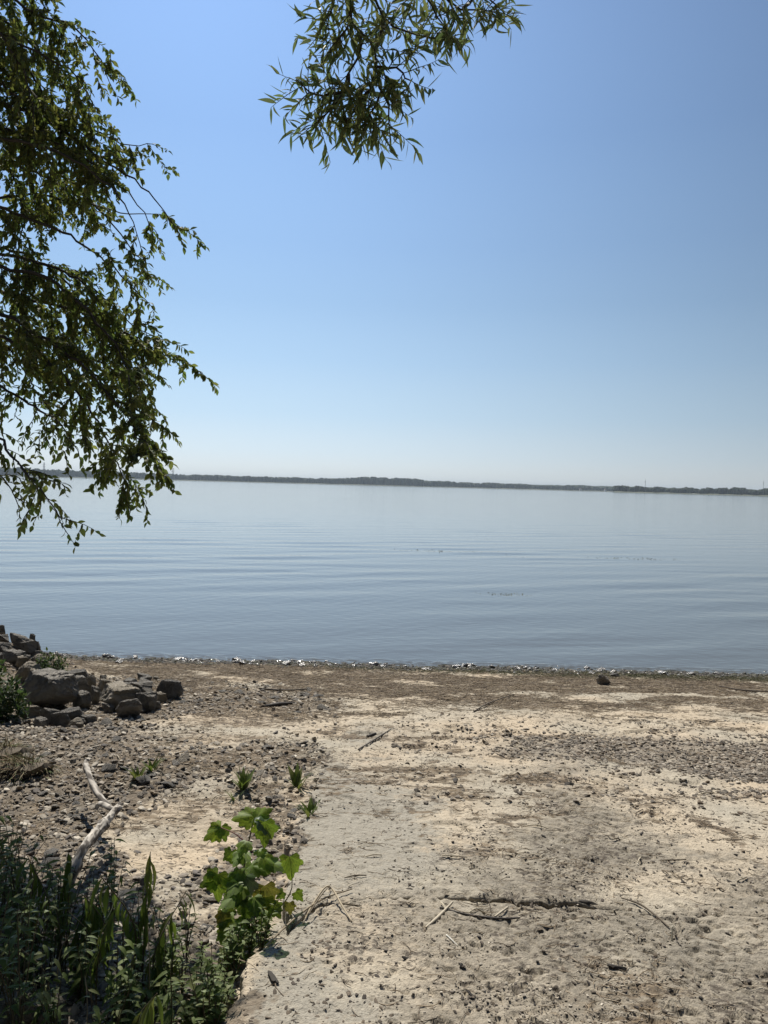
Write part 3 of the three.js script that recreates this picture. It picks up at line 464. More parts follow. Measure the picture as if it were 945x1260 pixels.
scatter('shore_algae', 'greenish strands of washed up water weed along the shingle', 'water weed', stalk(0.3, 810), strawMat, 3500, 76, (R) => {
  const x = -1 + 6.6 * Math.pow(R(), 0.7), d = 9.62 + 0.28 * (R() + R() - 1), L = 0.03 + 0.08 * R(); if (R() > vn(x * 2.2, d * 5, 127) * 1.2) return null;
  return [M4(x, land(x, d) + 0.004 + 0.006 * R(), -d, 0, R() * 6.3, (R() - 0.5) * 0.2, L, 0.12, 0.12), tone(R, [[0.085, 0.09, 0.035], [0.12, 0.115, 0.05], [0.06, 0.055, 0.03]])];
});

// ---------------------------------------------------------------- plants: shared leaf shapes
function leafTpl(prof, curl, fold) {             // unit leaf along +y from its base, face towards +z; prof = half widths
  const p = [], i = [], n = prof.length - 1;
  prof.forEach((w, k) => { const t = k / n, z = -curl * t * t, y = t * (1 - 0.25 * curl * t); p.push(-w, y, z + fold * w, 0, y, z, w, y, z + fold * w); });
  for (let k = 0; k < n; k++) { const a = k * 3; if (prof[k + 1] > 0.001 || 1) i.push(a, a + 1, a + 4, a, a + 4, a + 3, a + 1, a + 2, a + 5, a + 1, a + 5, a + 4); }
  return { p, i };
}
function tplGeo(t) { const uv = []; for (let k = 0; k < t.p.length; k += 3) uv.push((t.p[k] + 0.6) / 1.2, (t.p[k + 1] + 0.2) / 1.25); const g = new THREE.BufferGeometry(); g.setAttribute('position', new THREE.Float32BufferAttribute(t.p, 3)); g.setAttribute('uv', new THREE.Float32BufferAttribute(uv, 2)); g.setIndex(t.i); g.computeVertexNormals(); return g; }
const ovate = [leafTpl([0.03, 0.24, 0.27, 0.16, 0.004], 0.25, 0.35), leafTpl([0.03, 0.22, 0.25, 0.14, 0.004], 0.5, 0.2), leafTpl([0.03, 0.2, 0.24, 0.15, 0.004], -0.1, 0.5)];
const lance = [leafTpl([0.015, 0.10, 0.12, 0.10, 0.055, 0.003], 0.3, 0.35), leafTpl([0.015, 0.09, 0.11, 0.09, 0.05, 0.003], 0.6, 0.2), leafTpl([0.015, 0.07, 0.085, 0.07, 0.04, 0.003], -0.15, 0.4)];
const blade = [leafTpl([0.03, 0.035, 0.03, 0.02, 0.002], 0.5, 0.3), leafTpl([0.03, 0.035, 0.03, 0.02, 0.002], 0.15, 0.3)];
const leafMat = (r, g, b, tr = 0.45, rough = 0.75) => new THREE.MeshPhysicalMaterial({ color: RGB(r, g, b), transmission: tr, thickness: 0, roughness: rough, specularIntensity: rough < 0.5 ? 1 : 0.45, side: THREE.DoubleSide });
const crownMat = new THREE.MeshPhysicalMaterial({ vertexColors: true, transmission: 0.6, thickness: 0, roughness: 0.8, specularIntensity: 0.5, side: THREE.DoubleSide });
const barkMat = new THREE.MeshStandardMaterial({ vertexColors: true, roughness: 0.95 });
const bX = V(0, 0, 0), bY = V(0, 0, 0), bZ = V(0, 0, 0);
function aim(m, pos, dir, nrm, s, w = 1) { bY.copy(dir).normalize(); bX.crossVectors(bY, nrm); if (bX.lengthSq() < 1e-6) bX.set(1, 0, 0); bX.normalize(); bZ.crossVectors(bX, bY); m.makeBasis(bX, bY, bZ); m.scale(V(s * w, s, s)); m.setPosition(pos); return m; }
const rv = (R) => V(R() * 2 - 1, R() * 2 - 1, R() * 2 - 1);
const MM = new THREE.Matrix4();
const vary = (R, c, a = 0.45) => { const t = 1 + a * (R() * 2 - 1), y = 1 + 0.18 * (R() * 2 - 1); return [c[0] * t * y, c[1] * t, c[2] * t]; };

// ---------------------------------------------------------------- tree with drooping branches, trunk standing out to the left
{
  const t = thing('drooping_tree', 'broadleaf tree with dense dark drooping branches hanging over the bank', 'tree', [-4.9, land(-4.9, 5.9) - 0.05, -5.9]);
  const O = t.position.clone(), R = rng(91), bark = [0.05, 0.043, 0.036];
  const rel = (p) => V(...p).sub(O);
  const tg = new GB(), trunkPts = curve([[0, -0.3, 0], [0.05, 1.2, 0.05], [-0.05, 2.8, -0.05], [0.1, 4.6, 0.0], [0.2, 6.6, 0.1], [0.3, 8.2, 0.1]], 30);
  tg.tube(trunkPts, trunkPts.map((_, k) => 0.21 * (1 - 0.8 * k / 30) + (k < 3 ? 0.05 * (3 - k) : 0)), 14, (u, a) => { const n = 0.6 + 0.8 * vn(a * 5, u * 30, 130); return [0.10 * n, 0.085 * n, 0.07 * n]; }, 0.12, 3);
  mesh('trunk', tg.geo(), barkMat, t);
  const trunkAt = (h) => trunkPts.reduce((b, p) => Math.abs(p.y - h) < Math.abs(b.y - h) ? p : b, trunkPts[0]);
  const wood = new GB(), leaves = new GB();
  const leafCol = [0.15, 0.18, 0.040];
  function leafAt(pos, dir, size) { const nrm = rv(R).multiplyScalar(0.8).add(V(0, 0.8, 0.1)); aim(MM, pos, dir, nrm, size * (0.75 + 0.5 * R())); leaves.add(ovate[(R() * 3) | 0], MM, vary(R, leafCol)); }
  function twig(p0, dir, len, dens, depth) {
    const n = 5, pts = [p0.clone()], p = p0.clone(), d = dir.clone().normalize();
    for (let k = 0; k < n; k++) { d.addScaledVector(rv(R), 0.16).add(V(0, -0.10, 0)).normalize(); p.addScaledVector(d, len / n); pts.push(p.clone()); }
    wood.tube(pts, pts.map((_, k) => 0.0034 * (1 - 0.7 * k / n)), 3, bark);
    const m = Math.max(2, Math.round(len / 0.0145 * dens));
    for (let k = 1; k <= m; k++) {
      const u = k / m * n, a = Math.min(n - 1, u | 0), q = pts[a].clone().lerp(pts[a + 1], u - a), tan = pts[a + 1].clone().sub(pts[a]).normalize();
      const side = V(0, 0, 0).crossVectors(tan, rv(R)).normalize();
      leafAt(q, tan.multiplyScalar(0.55).addScaledVector(side, (k & 1 ? 0.8 : -0.8)).add(V(0, -0.3 - 0.3 * R(), 0)), 0.045);
      if (depth > 0 && R() < 0.16) twig(q, tan.clone().multiplyScalar(0.6).addScaledVector(side, 0.8), len * (0.35 + 0.3 * R()), dens, depth - 1);
    }
  }
  function branch(pts, r0, dens, from = 0.12, gap = 0.058) {
    const c = new THREE.CatmullRomCurve3(pts), L = c.getLength(), n = Math.max(8, Math.round(L / 0.07)), P = c.getSpacedPoints(n);
    for (let k = 1; k <= n; k++) P[k].addScaledVector(rv(R), 0.012);
    wood.tube(P, P.map((_, k) => Math.max(0.0028, r0 * (1 - 0.92 * Math.pow(k / n, 0.8)))), 6, bark, 0.15, 2);
    for (let s = from * L; s < L; s += gap * (0.6 + 0.8 * R())) {
      const u = s / L, q = c.getPointAt(u), tan = c.getTangentAt(u), side = V(0, 0, 0).crossVectors(tan, rv(R)).normalize();
      if (vn(q.x * 2.6 + 40, q.y * 2.6 + q.z, 131) < 0.29) continue;      // bare stretches
      twig(q, tan.clone().multiplyScalar(0.6).addScaledVector(side, 0.9).add(V(0, -0.22, 0)), 0.12 + 0.26 * R() * (1 - 0.35 * u), dens, 1);
    }
    twig(P[n].clone(), c.getTangentAt(1), 0.16, dens, 0);
  }
  // branches that reach over the beach: height on the trunk, then points along the branch
  const B = [
    [6.4, [[-3.12, 5.38, -5.7], [-2.6, 4.9, -5.6], [-2.29, 4.77, -5.5], [-2.08, 4.54, -5.4], [-1.98, 4.34, -5.4]], 1],
    [6.0, [[-3.53, 5.15, -5.9], [-2.84, 4.75, -5.8], [-2.58, 4.41, -5.7], [-2.4, 4.11, -5.6], [-2.3, 3.67, -5.5]], 1],
    [5.6, [[-3.65, 4.9, -6.1], [-2.67, 4.46, -5.9], [-2.26, 4.21, -5.8], [-1.95, 4.03, -5.7], [-1.79, 4.05, -5.7]], 1],
    [5.4, [[-3.17, 4.41, -5.6], [-2.43, 4.09, -5.5], [-2.02, 3.81, -5.4], [-1.73, 3.62, -5.4], [-1.48, 3.32, -5.3]], 1],
    [5.2, [[-3.51, 4.52, -6.2], [-2.65, 4.01, -6], [-2.2, 3.61, -5.9], [-1.96, 3.35, -5.8], [-1.86, 3.13, -5.78]], 1],
    [4.8, [[-3.11, 3.62, -5.5], [-2.6, 3.42, -5.4], [-2.19, 3.24, -5.3], [-1.88, 3.03, -5.2], [-1.61, 2.77, -5.09]], 1.1],
    [4.4, [[-3.46, 3.19, -5.8], [-2.79, 2.92, -5.62], [-2.26, 2.79, -5.47], [-1.82, 2.6, -5.29], [-1.61, 2.5, -5.23], [-1.47, 2.42, -5.18]], 1.2],
    [4.2, [[-3.07, 2.85, -5.15], [-2.37, 2.58, -4.93], [-1.96, 2.34, -4.81], [-1.62, 2.07, -4.57], [-1.44, 1.86, -4.44], [-1.33, 1.71, -4.32]], 1.2],
    [4.0, [[-3.13, 2.72, -5.54], [-2.45, 2.47, -5.33], [-2.01, 2.12, -5.07], [-1.79, 1.86, -4.93], [-1.62, 1.67, -4.68], [-1.54, 1.51, -4.6]], 1.1],
    [4.3, [[-3.44, 2.96, -6.09], [-2.53, 2.6, -5.76], [-2.04, 2.41, -5.58], [-1.77, 2.25, -5.41], [-1.6, 2.1, -5.35]], 1.1],
    [3.8, [[-3.06, 2.44, -5.23], [-2.48, 2.16, -5.01], [-2.28, 2.07, -4.91], [-2.02, 1.94, -4.73], [-1.94, 1.9, -4.62], [-1.81, 1.77, -4.51]], 0.55],
    [3.4, [[-2.76, 1.96, -4.72], [-2.29, 1.83, -4.53], [-2.12, 1.68, -4.41], [-1.89, 1.54, -4.2], [-1.76, 1.35, -4.2]], 0.55],
    [3.2, [[-2.8, 1.78, -4.79], [-2.35, 1.65, -4.58], [-2.19, 1.54, -4.5], [-2.15, 1.45, -4.5]], 0.55],
    [5.0, [[-3.46, 4.01, -5.9], [-2.89, 3.89, -5.8], [-2.7, 3.59, -5.7], [-2.69, 3.16, -5.6]], 0.8],
    [7.0, [[-3.3, 5.62, -5.8], [-2.82, 5.27, -5.7], [-2.54, 4.99, -5.6], [-2.37, 4.73, -5.5]], 1],
    [4.7, [[-3.56, 3.53, -6.3], [-2.88, 3.34, -6.1], [-2.46, 3.07, -5.95], [-2.14, 2.63, -5.67]], 1.1],
    [6.2, [[-3.01, 4.9, -5.3], [-2.6, 4.48, -5.2], [-2.44, 4.22, -5.2], [-2.35, 3.91, -5.1]], 1],
    [4.6, [[-3.17, 3.14, -5.4], [-2.34, 2.95, -5.27], [-1.96, 2.67, -5.05], [-1.7, 2.39, -4.92], [-1.57, 2.16, -4.71], [-1.51, 1.93, -4.59]], 1.1],
    [5.8, [[-3.35, 4.92, -5.7], [-2.77, 4.47, -5.6], [-2.43, 4.18, -5.5], [-2.13, 3.86, -5.4], [-1.98, 3.59, -5.4]], 1],
    [4.9, [[-3.52, 3.74, -6], [-2.72, 3.73, -5.9], [-2.31, 3.61, -5.8], [-2.06, 3.4, -5.7]], 0.9],
    [4.5, [[-3.75, 3.29, -6.4], [-2.87, 2.97, -6.09], [-2.47, 2.56, -5.83], [-2.25, 2.23, -5.6], [-2.17, 1.99, -5.49]], 1],
    [4.1, [[-3.38, 2.82, -5.77], [-2.79, 2.56, -5.56], [-2.52, 2.34, -5.37], [-2.39, 2.1, -5.26]], 0.55],
    [5.3, [[-3.06, 4.08, -5.4], [-2.28, 3.85, -5.3], [-1.95, 3.66, -5.3], [-1.72, 3.46, -5.2], [-1.58, 3.25, -5.2]], 1],
    [5.1, [[-3.29, 4.09, -5.8], [-2.57, 3.8, -5.7], [-2.18, 3.57, -5.6], [-1.94, 3.51, -5.6], [-1.74, 3.51, -5.6]], 1],
    [5.5, [[-3.18, 4.63, -5.6], [-2.55, 4.2, -5.5], [-2.19, 4, -5.4], [-2.02, 3.89, -5.4]], 1],
    [5.2, [[-2.95, 3.94, -5.2], [-2.14, 3.7, -5.1], [-1.88, 3.53, -5.1], [-1.68, 3.3, -5], [-1.62, 3.11, -5]], 1.1],
    [4.6, [[-3.17, 3.31, -5.6], [-2.36, 3.07, -5.5], [-2, 2.86, -5.4], [-1.78, 2.67, -5.4], [-1.63, 2.59, -5.4]], 1.1],
    [6.1, [[-3.07, 4.85, -5.4], [-2.46, 4.48, -5.3], [-2.18, 4.33, -5.3], [-2.02, 4.1, -5.2]], 1],
    [6.6, [[-3.65, 5.58, -6.2], [-3.08, 5.16, -6.1], [-2.75, 4.87, -6], [-2.52, 4.58, -5.9], [-2.36, 4.37, -5.9]], 1],
  ];
  for (const [h, pts, dens] of B) { const a = trunkAt(h - O.y - 0.6 * 0.4), p = pts.map(rel), mid = a.clone().lerp(p[0], 0.5).add(V(0, 0.25, 0)); branch([a, mid, ...p], 0.035, dens, 0.30); }
  // the rest of the crown, away from the beach
  const C = rng(92);
  for (let k = 0; k < 18; k++) {
    const h = 3.2 + 5 * C(), a = trunkAt(h), ang = Math.PI * (0.52 + 0.96 * C()), len = 1.3 + 1.6 * C(), dx = Math.cos(ang), dz = Math.sin(ang) * (C() < 0.5 ? 1 : -1);
    const p1 = a.clone().add(V(dx * len * 0.5, 0.35, dz * len * 0.5)), p2 = a.clone().add(V(dx * len, 0.2, dz * len)), p3 = a.clone().add(V(dx * len * 1.25, -0.6 * len * C(), dz * len * 1.25));
    branch([a, p1, p2, p3], 0.032, 0.7, 0.3, 0.13);
  }
  mesh('branches', wood.geo(), barkMat, t);
  const f = mesh('foliage', leaves.geo(), crownMat, t); f.userData.kind = 'stuff';
}
// ---------------------------------------------------------------- willow: its trunk stands behind the viewer, one limb reaches overhead
{
  const t = thing('willow_tree', 'willow branch with narrow leaves hanging from above into the open sky', 'tree', [2.6, land(2.6, -2.2) - 0.05, 2.2]), O = t.position.clone(), R = rng(93), bark = [0.045, 0.038, 0.03];
  const rel = (p) => V(...p).sub(O), tg = new GB(), tp = curve([[0, -0.3, 0], [0, 1.4, -0.1], [-0.2, 3, -0.3], [-0.5, 4.6, -0.8]], 20);
  tg.tube(tp, tp.map((_, k) => 0.24 * (1 - 0.6 * k / 20)), 14, (u, a) => { const n = 0.6 + 0.8 * vn(a * 6, u * 25, 132); return [0.11 * n, 0.09 * n, 0.07 * n]; }, 0.15, 5); mesh('trunk', tg.geo(), barkMat, t);
  const wood = new GB(), spots = [], mats = [leafMat(0.135, 0.162, 0.055, 0.5, 0.6), leafMat(0.11, 0.135, 0.045, 0.5, 0.6), leafMat(0.165, 0.19, 0.065, 0.55, 0.6)], geos = lance.map(tplGeo);
  const br = (pts, r0, r1) => { const c = new THREE.CatmullRomCurve3(pts), n = Math.max(6, Math.round(c.getLength() / 0.05)), P = c.getSpacedPoints(n); for (let k = 1; k < n; k++) P[k].addScaledVector(rv(R), 0.006); wood.tube(P, P.map((_, k) => mix(r0, r1, k / n)), 6, bark, 0.1, 1); return P; };
  const limb = br([tp[20], rel([1.2, 5.3, 0.3]), rel([0.5, 5.2, -1.6]), rel([-0.24, 3.94, -3.05]), rel([-0.2, 3.6, -3.05])], 0.09, 0.012);
  function shoot(p0, dir, len) {                 // leafy shoot
    const n = 6, pts = [p0.clone()], p = p0.clone(), d = dir.clone().normalize();
    for (let k = 0; k < n; k++) { d.addScaledVector(rv(R), 0.14).add(V(0, -0.05, 0)).normalize(); p.addScaledVector(d, len / n); pts.push(p.clone()); }
    wood.tube(pts, pts.map((_, k) => 0.0022 * (1 - 0.6 * k / n)), 4, bark);
    const m = Math.max(4, Math.round(len / 0.0135));
    for (let k = 1; k <= m; k++) { const u = k / m * n, a = Math.min(n - 1, u | 0), q = pts[a].clone().lerp(pts[a + 1], u - a), tan = pts[a + 1].clone().sub(pts[a]).normalize(), side = V(0, 0, 0).crossVectors(tan, rv(R)).normalize(); spots.push([q, tan.multiplyScalar(0.65).addScaledVector(side, 0.9).add(V(0, -0.04, 0)), 0.046 + 0.032 * R()]); }
  }
  const twigs = [  // bearing twigs, upper end to tip
    [[-0.18, 3.6, -3.05], [-0.18, 3.42, -3.05], [-0.14, 3.35, -3.04], [-0.08, 3.29, -3.03], [-0.08, 3.21, -3.02], [-0.09, 3.11, -3], [-0.1, 3.03, -3]],
    [[-0.14, 3.35, -3.04], [-0.14, 3.27, -3.03], [-0.18, 3.18, -3.02], [-0.2, 3.1, -3], [-0.25, 3.06, -3]],
    [[-0.11, 3.64, -3.1], [-0.09, 3.51, -3.1], [-0.05, 3.44, -3.1], [0.01, 3.4, -3.1], [0.1, 3.36, -3.08], [0.18, 3.34, -3.06]],
    [[-0.08, 3.28, -3.03], [-0.06, 3.36, -3.04], [-0.05, 3.44, -3.1]],
    [[-0.08, 3.21, -3.02], [-0.05, 3.11, -3], [-0.02, 3.03, -2.98], [-0.02, 2.97, -2.97]],
    [[0.1, 3.7, -3.15], [0.18, 3.58, -3.15], [0.26, 3.5, -3.12], [0.36, 3.48, -3.1]],
    [[-0.23, 3.57, -3], [-0.24, 3.43, -3], [-0.27, 3.37, -3]],
    [[-0.2, 3.1, -3], [-0.3, 3.09, -3], [-0.35, 3.11, -2.98]],
    [[0.03, 3.57, -3], [0.13, 3.43, -3], [0.18, 3.36, -3]],
    [[-0.17, 3.45, -3.05], [-0.2, 3.37, -3.05], [-0.24, 3.31, -3.05]],
    [[0.18, 3.58, -3.15], [0.23, 3.48, -3.12], [0.21, 3.39, -3.1]],
    [[0.26, 3.5, -3.12], [0.32, 3.54, -3.1], [0.39, 3.49, -3.08]],
    [[-0.09, 3.11, -3], [-0.14, 3.05, -2.98], [-0.17, 3, -2.98]],
    [[-0.18, 3.18, -3.02], [-0.19, 3.1, -3], [-0.25, 3.03, -3], [-0.29, 2.98, -2.98]],
    [[-0.05, 3.11, -3], [-0.08, 3.03, -2.98], [-0.11, 2.96, -2.96]],
    [[-0.08, 3.21, -3.02], [0.01, 3.19, -3], [0.06, 3.14, -2.98]],
  ];
  for (const tw of twigs) {
    const P = br(tw.map(rel), 0.0065, 0.0024), L = P.length;
    for (let k = Math.max(1, Math.floor(L * 0.15)); k < L; k++) for (let rep = 0; rep < 2; rep++) if (R() < 0.78) { const tan = P[Math.min(L - 1, k + 1)].clone().sub(P[k - 1]).normalize(), side = V(0, 0, 0).crossVectors(tan, rv(R)).normalize(); shoot(P[k], tan.multiplyScalar(0.35).addScaledVector(side, 0.9).add(V(0, -0.12, 0)), 0.07 + 0.11 * R()); }
    shoot(P[L - 1], P[L - 1].clone().sub(P[L - 2]), 0.11);
  }
  mesh('branches', wood.geo(), barkMat, t);
  const rest = new GB();
  spots.forEach(([q, dir, s], k) => {
    const nrm = rv(R).multiplyScalar(0.7).add(V(0, 0.7, 0.2)); aim(MM, q, dir, nrm, s);
    if (k % Math.ceil(spots.length / 300) === 0) { const m = mesh('leaf', geos[k % 3], mats[(R() * 3) | 0], t); MM.decompose(m.position, m.quaternion, m.scale); } else rest.add(lance[k % 3], MM, vary(R, [0.13, 0.158, 0.052], 0.3));
  });
  const f = mesh('foliage', rest.geo(), crownMat, t); f.userData.kind = 'stuff';
}

// ---------------------------------------------------------------- maple-like seedling growing beside the ramp
function palmTpl(droop, seed) {
  const R = rng(seed), out = [], pts = [[-0.05, -0.02], [-0.26, -0.12], [-0.40, 0.0], [-0.36, 0.10], [-0.50, 0.22], [-0.52, 0.36], [-0.36, 0.42], [-0.34, 0.52], [-0.30, 0.66], [-0.18, 0.66], [-0.12, 0.84], [0, 1.0]];
  for (const p of pts) out.push([p[0] * (0.94 + 0.12 * R()), p[1]]); for (let k = pts.length - 2; k >= 0; k--) out.push([-pts[k][0] * (0.94 + 0.12 * R()), pts[k][1] * (0.95 + 0.1 * R())]);
  const p = [0, 0, 0], idx = [], n = out.length, rings = [0.3, 0.65, 1], rip = R() * 6;
  for (const r of rings) for (let k = 0; k < n; k++) { const x = out[k][0] * r, y = out[k][1] * r, q = Math.hypot(x, y), a = Math.atan2(x, y); p.push(x * (1 - 0.15 * droop * q), y * (1 - 0.25 * droop * q), -droop * q * q + 0.085 * q * Math.cos(a * 5 + 0.4) + 0.03 * Math.sin(x * 9 + rip) * q); }
  for (let k = 0; k < n - 1; k++) { idx.push(0, 1 + k + 1, 1 + k); for (let r = 0; r < 2; r++) { const a = 1 + r * n + k, b = a + n; idx.push(a, a + 1, b, a + 1, b + 1, b); } }
  return { p, i: idx };
}
const veinTex = (() => {      // pale veins, mottling and small brown spots of a lobed leaf
  const N = 256, data = new Uint8Array(N * N * 4), tips = [[0, 1], [-0.34, 0.72], [0.34, 0.72], [-0.5, 0.33], [0.5, 0.33], [-0.36, -0.04], [0.36, -0.04]], seg = [];
  for (const [x, y] of tips) { seg.push([0, 0, x, y, 0.014]); for (const u of [0.35, 0.55, 0.75]) for (const sd of [-1, 1]) { const l = Math.hypot(x, y), dx = x / l, dy = y / l, c = 0.72, q = 0.69 * sd; seg.push([x * u, y * u, x * u + (dx * c - dy * q) * 0.16, y * u + (dy * c + dx * q) * 0.16, 0.007]); } }
  for (let j = 0; j < N; j++) for (let i = 0; i < N; i++) {
    const x = (i + 0.5) / N * 1.2 - 0.6, y = (j + 0.5) / N * 1.25 - 0.2; let v = 0;
    for (const [ax, ay, bx, by, w] of seg) { const ex = bx - ax, ey = by - ay, t = clamp(((x - ax) * ex + (y - ay) * ey) / (ex * ex + ey * ey)), r = Math.hypot(x - ax - ex * t, y - ay - ey * t); v = Math.max(v, 1 - ss(w * 0.4, w * 1.3, r)); }
    const n = 0.62 + 0.38 * fbm(x * 7 + 3, y * 7 + 5, 160, 4), sp = vn(x * 26, y * 26, 161) > 0.9 ? 1 : 0, o = (j * N + i) * 4;
    data[o] = 255 * mix(mix(n, 1, v), 0.75, sp); data[o + 1] = 255 * mix(mix(n, 0.98, v), 0.45, sp); data[o + 2] = 255 * mix(mix(n, 1, v), 0.4, sp); data[o + 3] = 255;
  }
  const t = new THREE.DataTexture(data, N, N, THREE.RGBAFormat); t.colorSpace = THREE.SRGBColorSpace; t.magFilter = THREE.LinearFilter; t.needsUpdate = true; return t;
})();
{
  const D = 3.24, base = [-0.56, -0.4, -3.24];
  const t = thing('maple_seedling', 'bright green lobed leaf seedling growing at the broken edge of the ramp', 'seedling', base), O = t.position.clone(), rel = (p) => V(...p).sub(O), R = rng(95);
  const stemMat = new THREE.MeshStandardMaterial({ color: RGB(0.10, 0.085, 0.035), roughness: 0.7 }), redMat = new THREE.MeshStandardMaterial({ color: RGB(0.20, 0.055, 0.035), roughness: 0.6 });
  const stem = (pts, r0, r1, mat, name) => { const g = new GB(), P = curve(pts.map(rel), 10); g.tube(P, P.map((_, k) => mix(r0, r1, k / 10)), 6, [1, 1, 1]); mesh(name, g.geo(), mat, t); };
  stem([[-0.56, -0.51, -3.24], [-0.56, -0.35, -3.24], [-0.56, -0.17, -3.24], [-0.56, -0.05, -3.24], [-0.54, 0.07, -3.24], [-0.52, 0.17, -3.24]], 0.0055, 0.003, stemMat, 'stem');
  stem([[-0.56, -0.17, -3.24], [-0.6, -0.1, -3.21], [-0.66, -0.06, -3.18]], 0.003, 0.0018, redMat, 'petiole');
  stem([[-0.54, 0.04, -3.24], [-0.6, 0.08, -3.26], [-0.67, 0.1, -3.28]], 0.003, 0.0018, redMat, 'petiole');
  stem([[-0.52, -0.31, -3.24], [-0.42, -0.25, -3.26], [-0.36, -0.17, -3.28], [-0.37, -0.02, -3.28]], 0.0035, 0.002, stemMat, 'stem');
  const bright = leafMat(0.215, 0.325, 0.034, 0.6, 0.6), mid = leafMat(0.15, 0.24, 0.032, 0.55, 0.55), yellow = leafMat(0.20, 0.20, 0.035, 0.5, 0.65), brown = leafMat(0.19, 0.14, 0.04, 0.45, 0.7), shiny = leafMat(0.085, 0.145, 0.045, 0.35, 0.38);
  for (const m of [bright, mid, yellow, brown, shiny]) { m.map = veinTex; m.color.multiplyScalar(1.35); }
  const geos = [tplGeo(palmTpl(0.15, 1)), tplGeo(palmTpl(0.35, 2)), tplGeo(palmTpl(0.6, 3)), tplGeo(palmTpl(0.3, 4))];
  const leaves = [ // from, axis, face, size, material, shape
    [[-0.52, 0.17, -3.24], [-1, 0.10, 0.35], [0.1, 0.75, 0.65], 0.105, bright, 1], [[-0.51, 0.17, -3.22], [0.75, 0.45, -0.2], [-0.2, 0.7, 0.7], 0.085, bright, 0], [[-0.49, 0.18, -3.22], [0.85, -0.45, 0.35], [0.35, 0.85, 0.1], 0.11, shiny, 2], [[-0.47, 0.17, -3.19], [0.05, -1, 0.15], [0.1, 0.2, 1], 0.115, bright, 0],
    [[-0.67, 0.1, -3.28], [-0.85, -0.45, 0.3], [-0.15, 0.6, 0.75], 0.10, bright, 1], [[-0.67, 0.1, -3.29], [0.35, -0.8, 0.3], [0.2, 0.4, 0.9], 0.075, mid, 1], [[-0.62, 0.01, -3.26], [-0.6, -0.7, 0.2], [-0.2, 0.5, 0.8], 0.06, mid, 0], [[-0.61, 0.02, -3.22], [0.4, -0.9, 0.2], [0.1, 0.3, 1], 0.07, bright, 3],
    [[-0.37, -0.02, -3.28], [0.1, -0.95, 0.25], [0.1, 0.35, 0.95], 0.115, bright, 1], [[-0.66, -0.06, -3.18], [-0.9, -0.45, 0.2], [-0.2, 0.55, 0.8], 0.10, bright, 3], [[-0.66, -0.05, -3.17], [0.05, -0.95, 0.3], [-0.15, 0.35, 0.95], 0.125, bright, 1], [[-0.62, -0.08, -3.2], [0.65, -0.6, 0.3], [0.1, 0.6, 0.8], 0.075, mid, 0],
    [[-0.55, -0.07, -3.2], [0.0, -0.75, 0.65], [0, 0.75, 0.65], 0.125, shiny, 2], [[-0.47, -0.13, -3.24], [0.15, -0.95, 0.25], [0.05, 0.3, 1], 0.12, yellow, 1], [[-0.53, -0.05, -3.25], [0.9, -0.2, 0.35], [0, 0.85, 0.5], 0.085, mid, 3], [[-0.63, -0.22, -3.18], [-0.2, -0.9, 0.4], [-0.1, 0.5, 0.85], 0.08, yellow, 1],
    [[-0.34, -0.17, -3.27], [0.6, -0.6, 0.2], [0.1, 0.6, 0.8], 0.055, bright, 0], [[-0.36, -0.19, -3.22], [0.1, -0.95, 0.2], [0, 0.4, 0.9], 0.06, yellow, 3], [[-0.39, -0.16, -3.25], [-0.7, -0.6, 0.2], [0, 0.6, 0.8], 0.05, mid, 1], [[-0.43, -0.19, -3.2], [0.6, -0.7, 0.3], [0, 0.6, 0.8], 0.075, mid, 1], [[-0.52, -0.19, -3.2], [-0.5, -0.7, 0.4], [0, 0.6, 0.8], 0.085, mid, 2], [[-0.6, -0.22, -3.22], [-0.8, -0.3, 0.4], [0, 0.8, 0.6], 0.08, mid, 1],
  ];
  for (let k = 0; k < 26; k++) { leaves.push([[O.x + (R() - 0.45) * 0.24, O.y + 0.05 + 0.36 * R() * R(), O.z + (R() - 0.5) * 0.16], [R() * 2 - 1, -0.6 * R(), R() - 0.2], [R() - 0.5, 0.8, 0.5], 0.04 + 0.05 * R(), R() < 0.12 ? yellow : R() < 0.6 ? bright : mid, k % 4]); }
  for (let k = 0; k < 18; k++) { const a = R() * 6.3, up = 0.16 + 0.36 * R(), r = 0.03 + 0.07 * R(); leaves.push([[O.x + Math.cos(a) * r + 0.03, O.y + up, O.z + Math.sin(a) * r], [Math.cos(a), -0.75 * R(), Math.sin(a) * 0.7 + 0.25], [Math.cos(a) * 0.3, 0.8, 0.45], 0.055 + 0.04 * R(), R() < 0.55 ? bright : mid, (R() * 4) | 0]); }
  for (const [p, dir, nrm, s, mat, k] of leaves) { const m = mesh('leaf', geos[k], mat, t); aim(MM, rel(p), V(...dir), V(...nrm), s); MM.decompose(m.position, m.quaternion, m.scale); }
}
// ---------------------------------------------------------------- weeds
const weedMats = [leafMat(0.105, 0.155, 0.025, 0.55), leafMat(0.12, 0.17, 0.028, 0.55), leafMat(0.14, 0.195, 0.03, 0.55), leafMat(0.15, 0.175, 0.038, 0.55)];
const weedStem = new THREE.MeshStandardMaterial({ color: RGB(0.085, 0.07, 0.035), roughness: 0.8 });
const gOvate = ovate.map(tplGeo), gLance = lance.map(tplGeo), gBlade = blade.map(tplGeo);
const wideLance = [leafTpl([0.02, 0.11, 0.14, 0.115, 0.06, 0.004], 0.3, 0.3), leafTpl([0.02, 0.10, 0.13, 0.10, 0.05, 0.004], 0.6, 0.2)].map(tplGeo);
function leafMesh(parent, geo, mat, pos, dir, nrm, s, w) { const m = mesh('leaf', geo, mat, parent); aim(MM, pos, dir, nrm, s, w); MM.decompose(m.position, m.quaternion, m.scale); return m; }
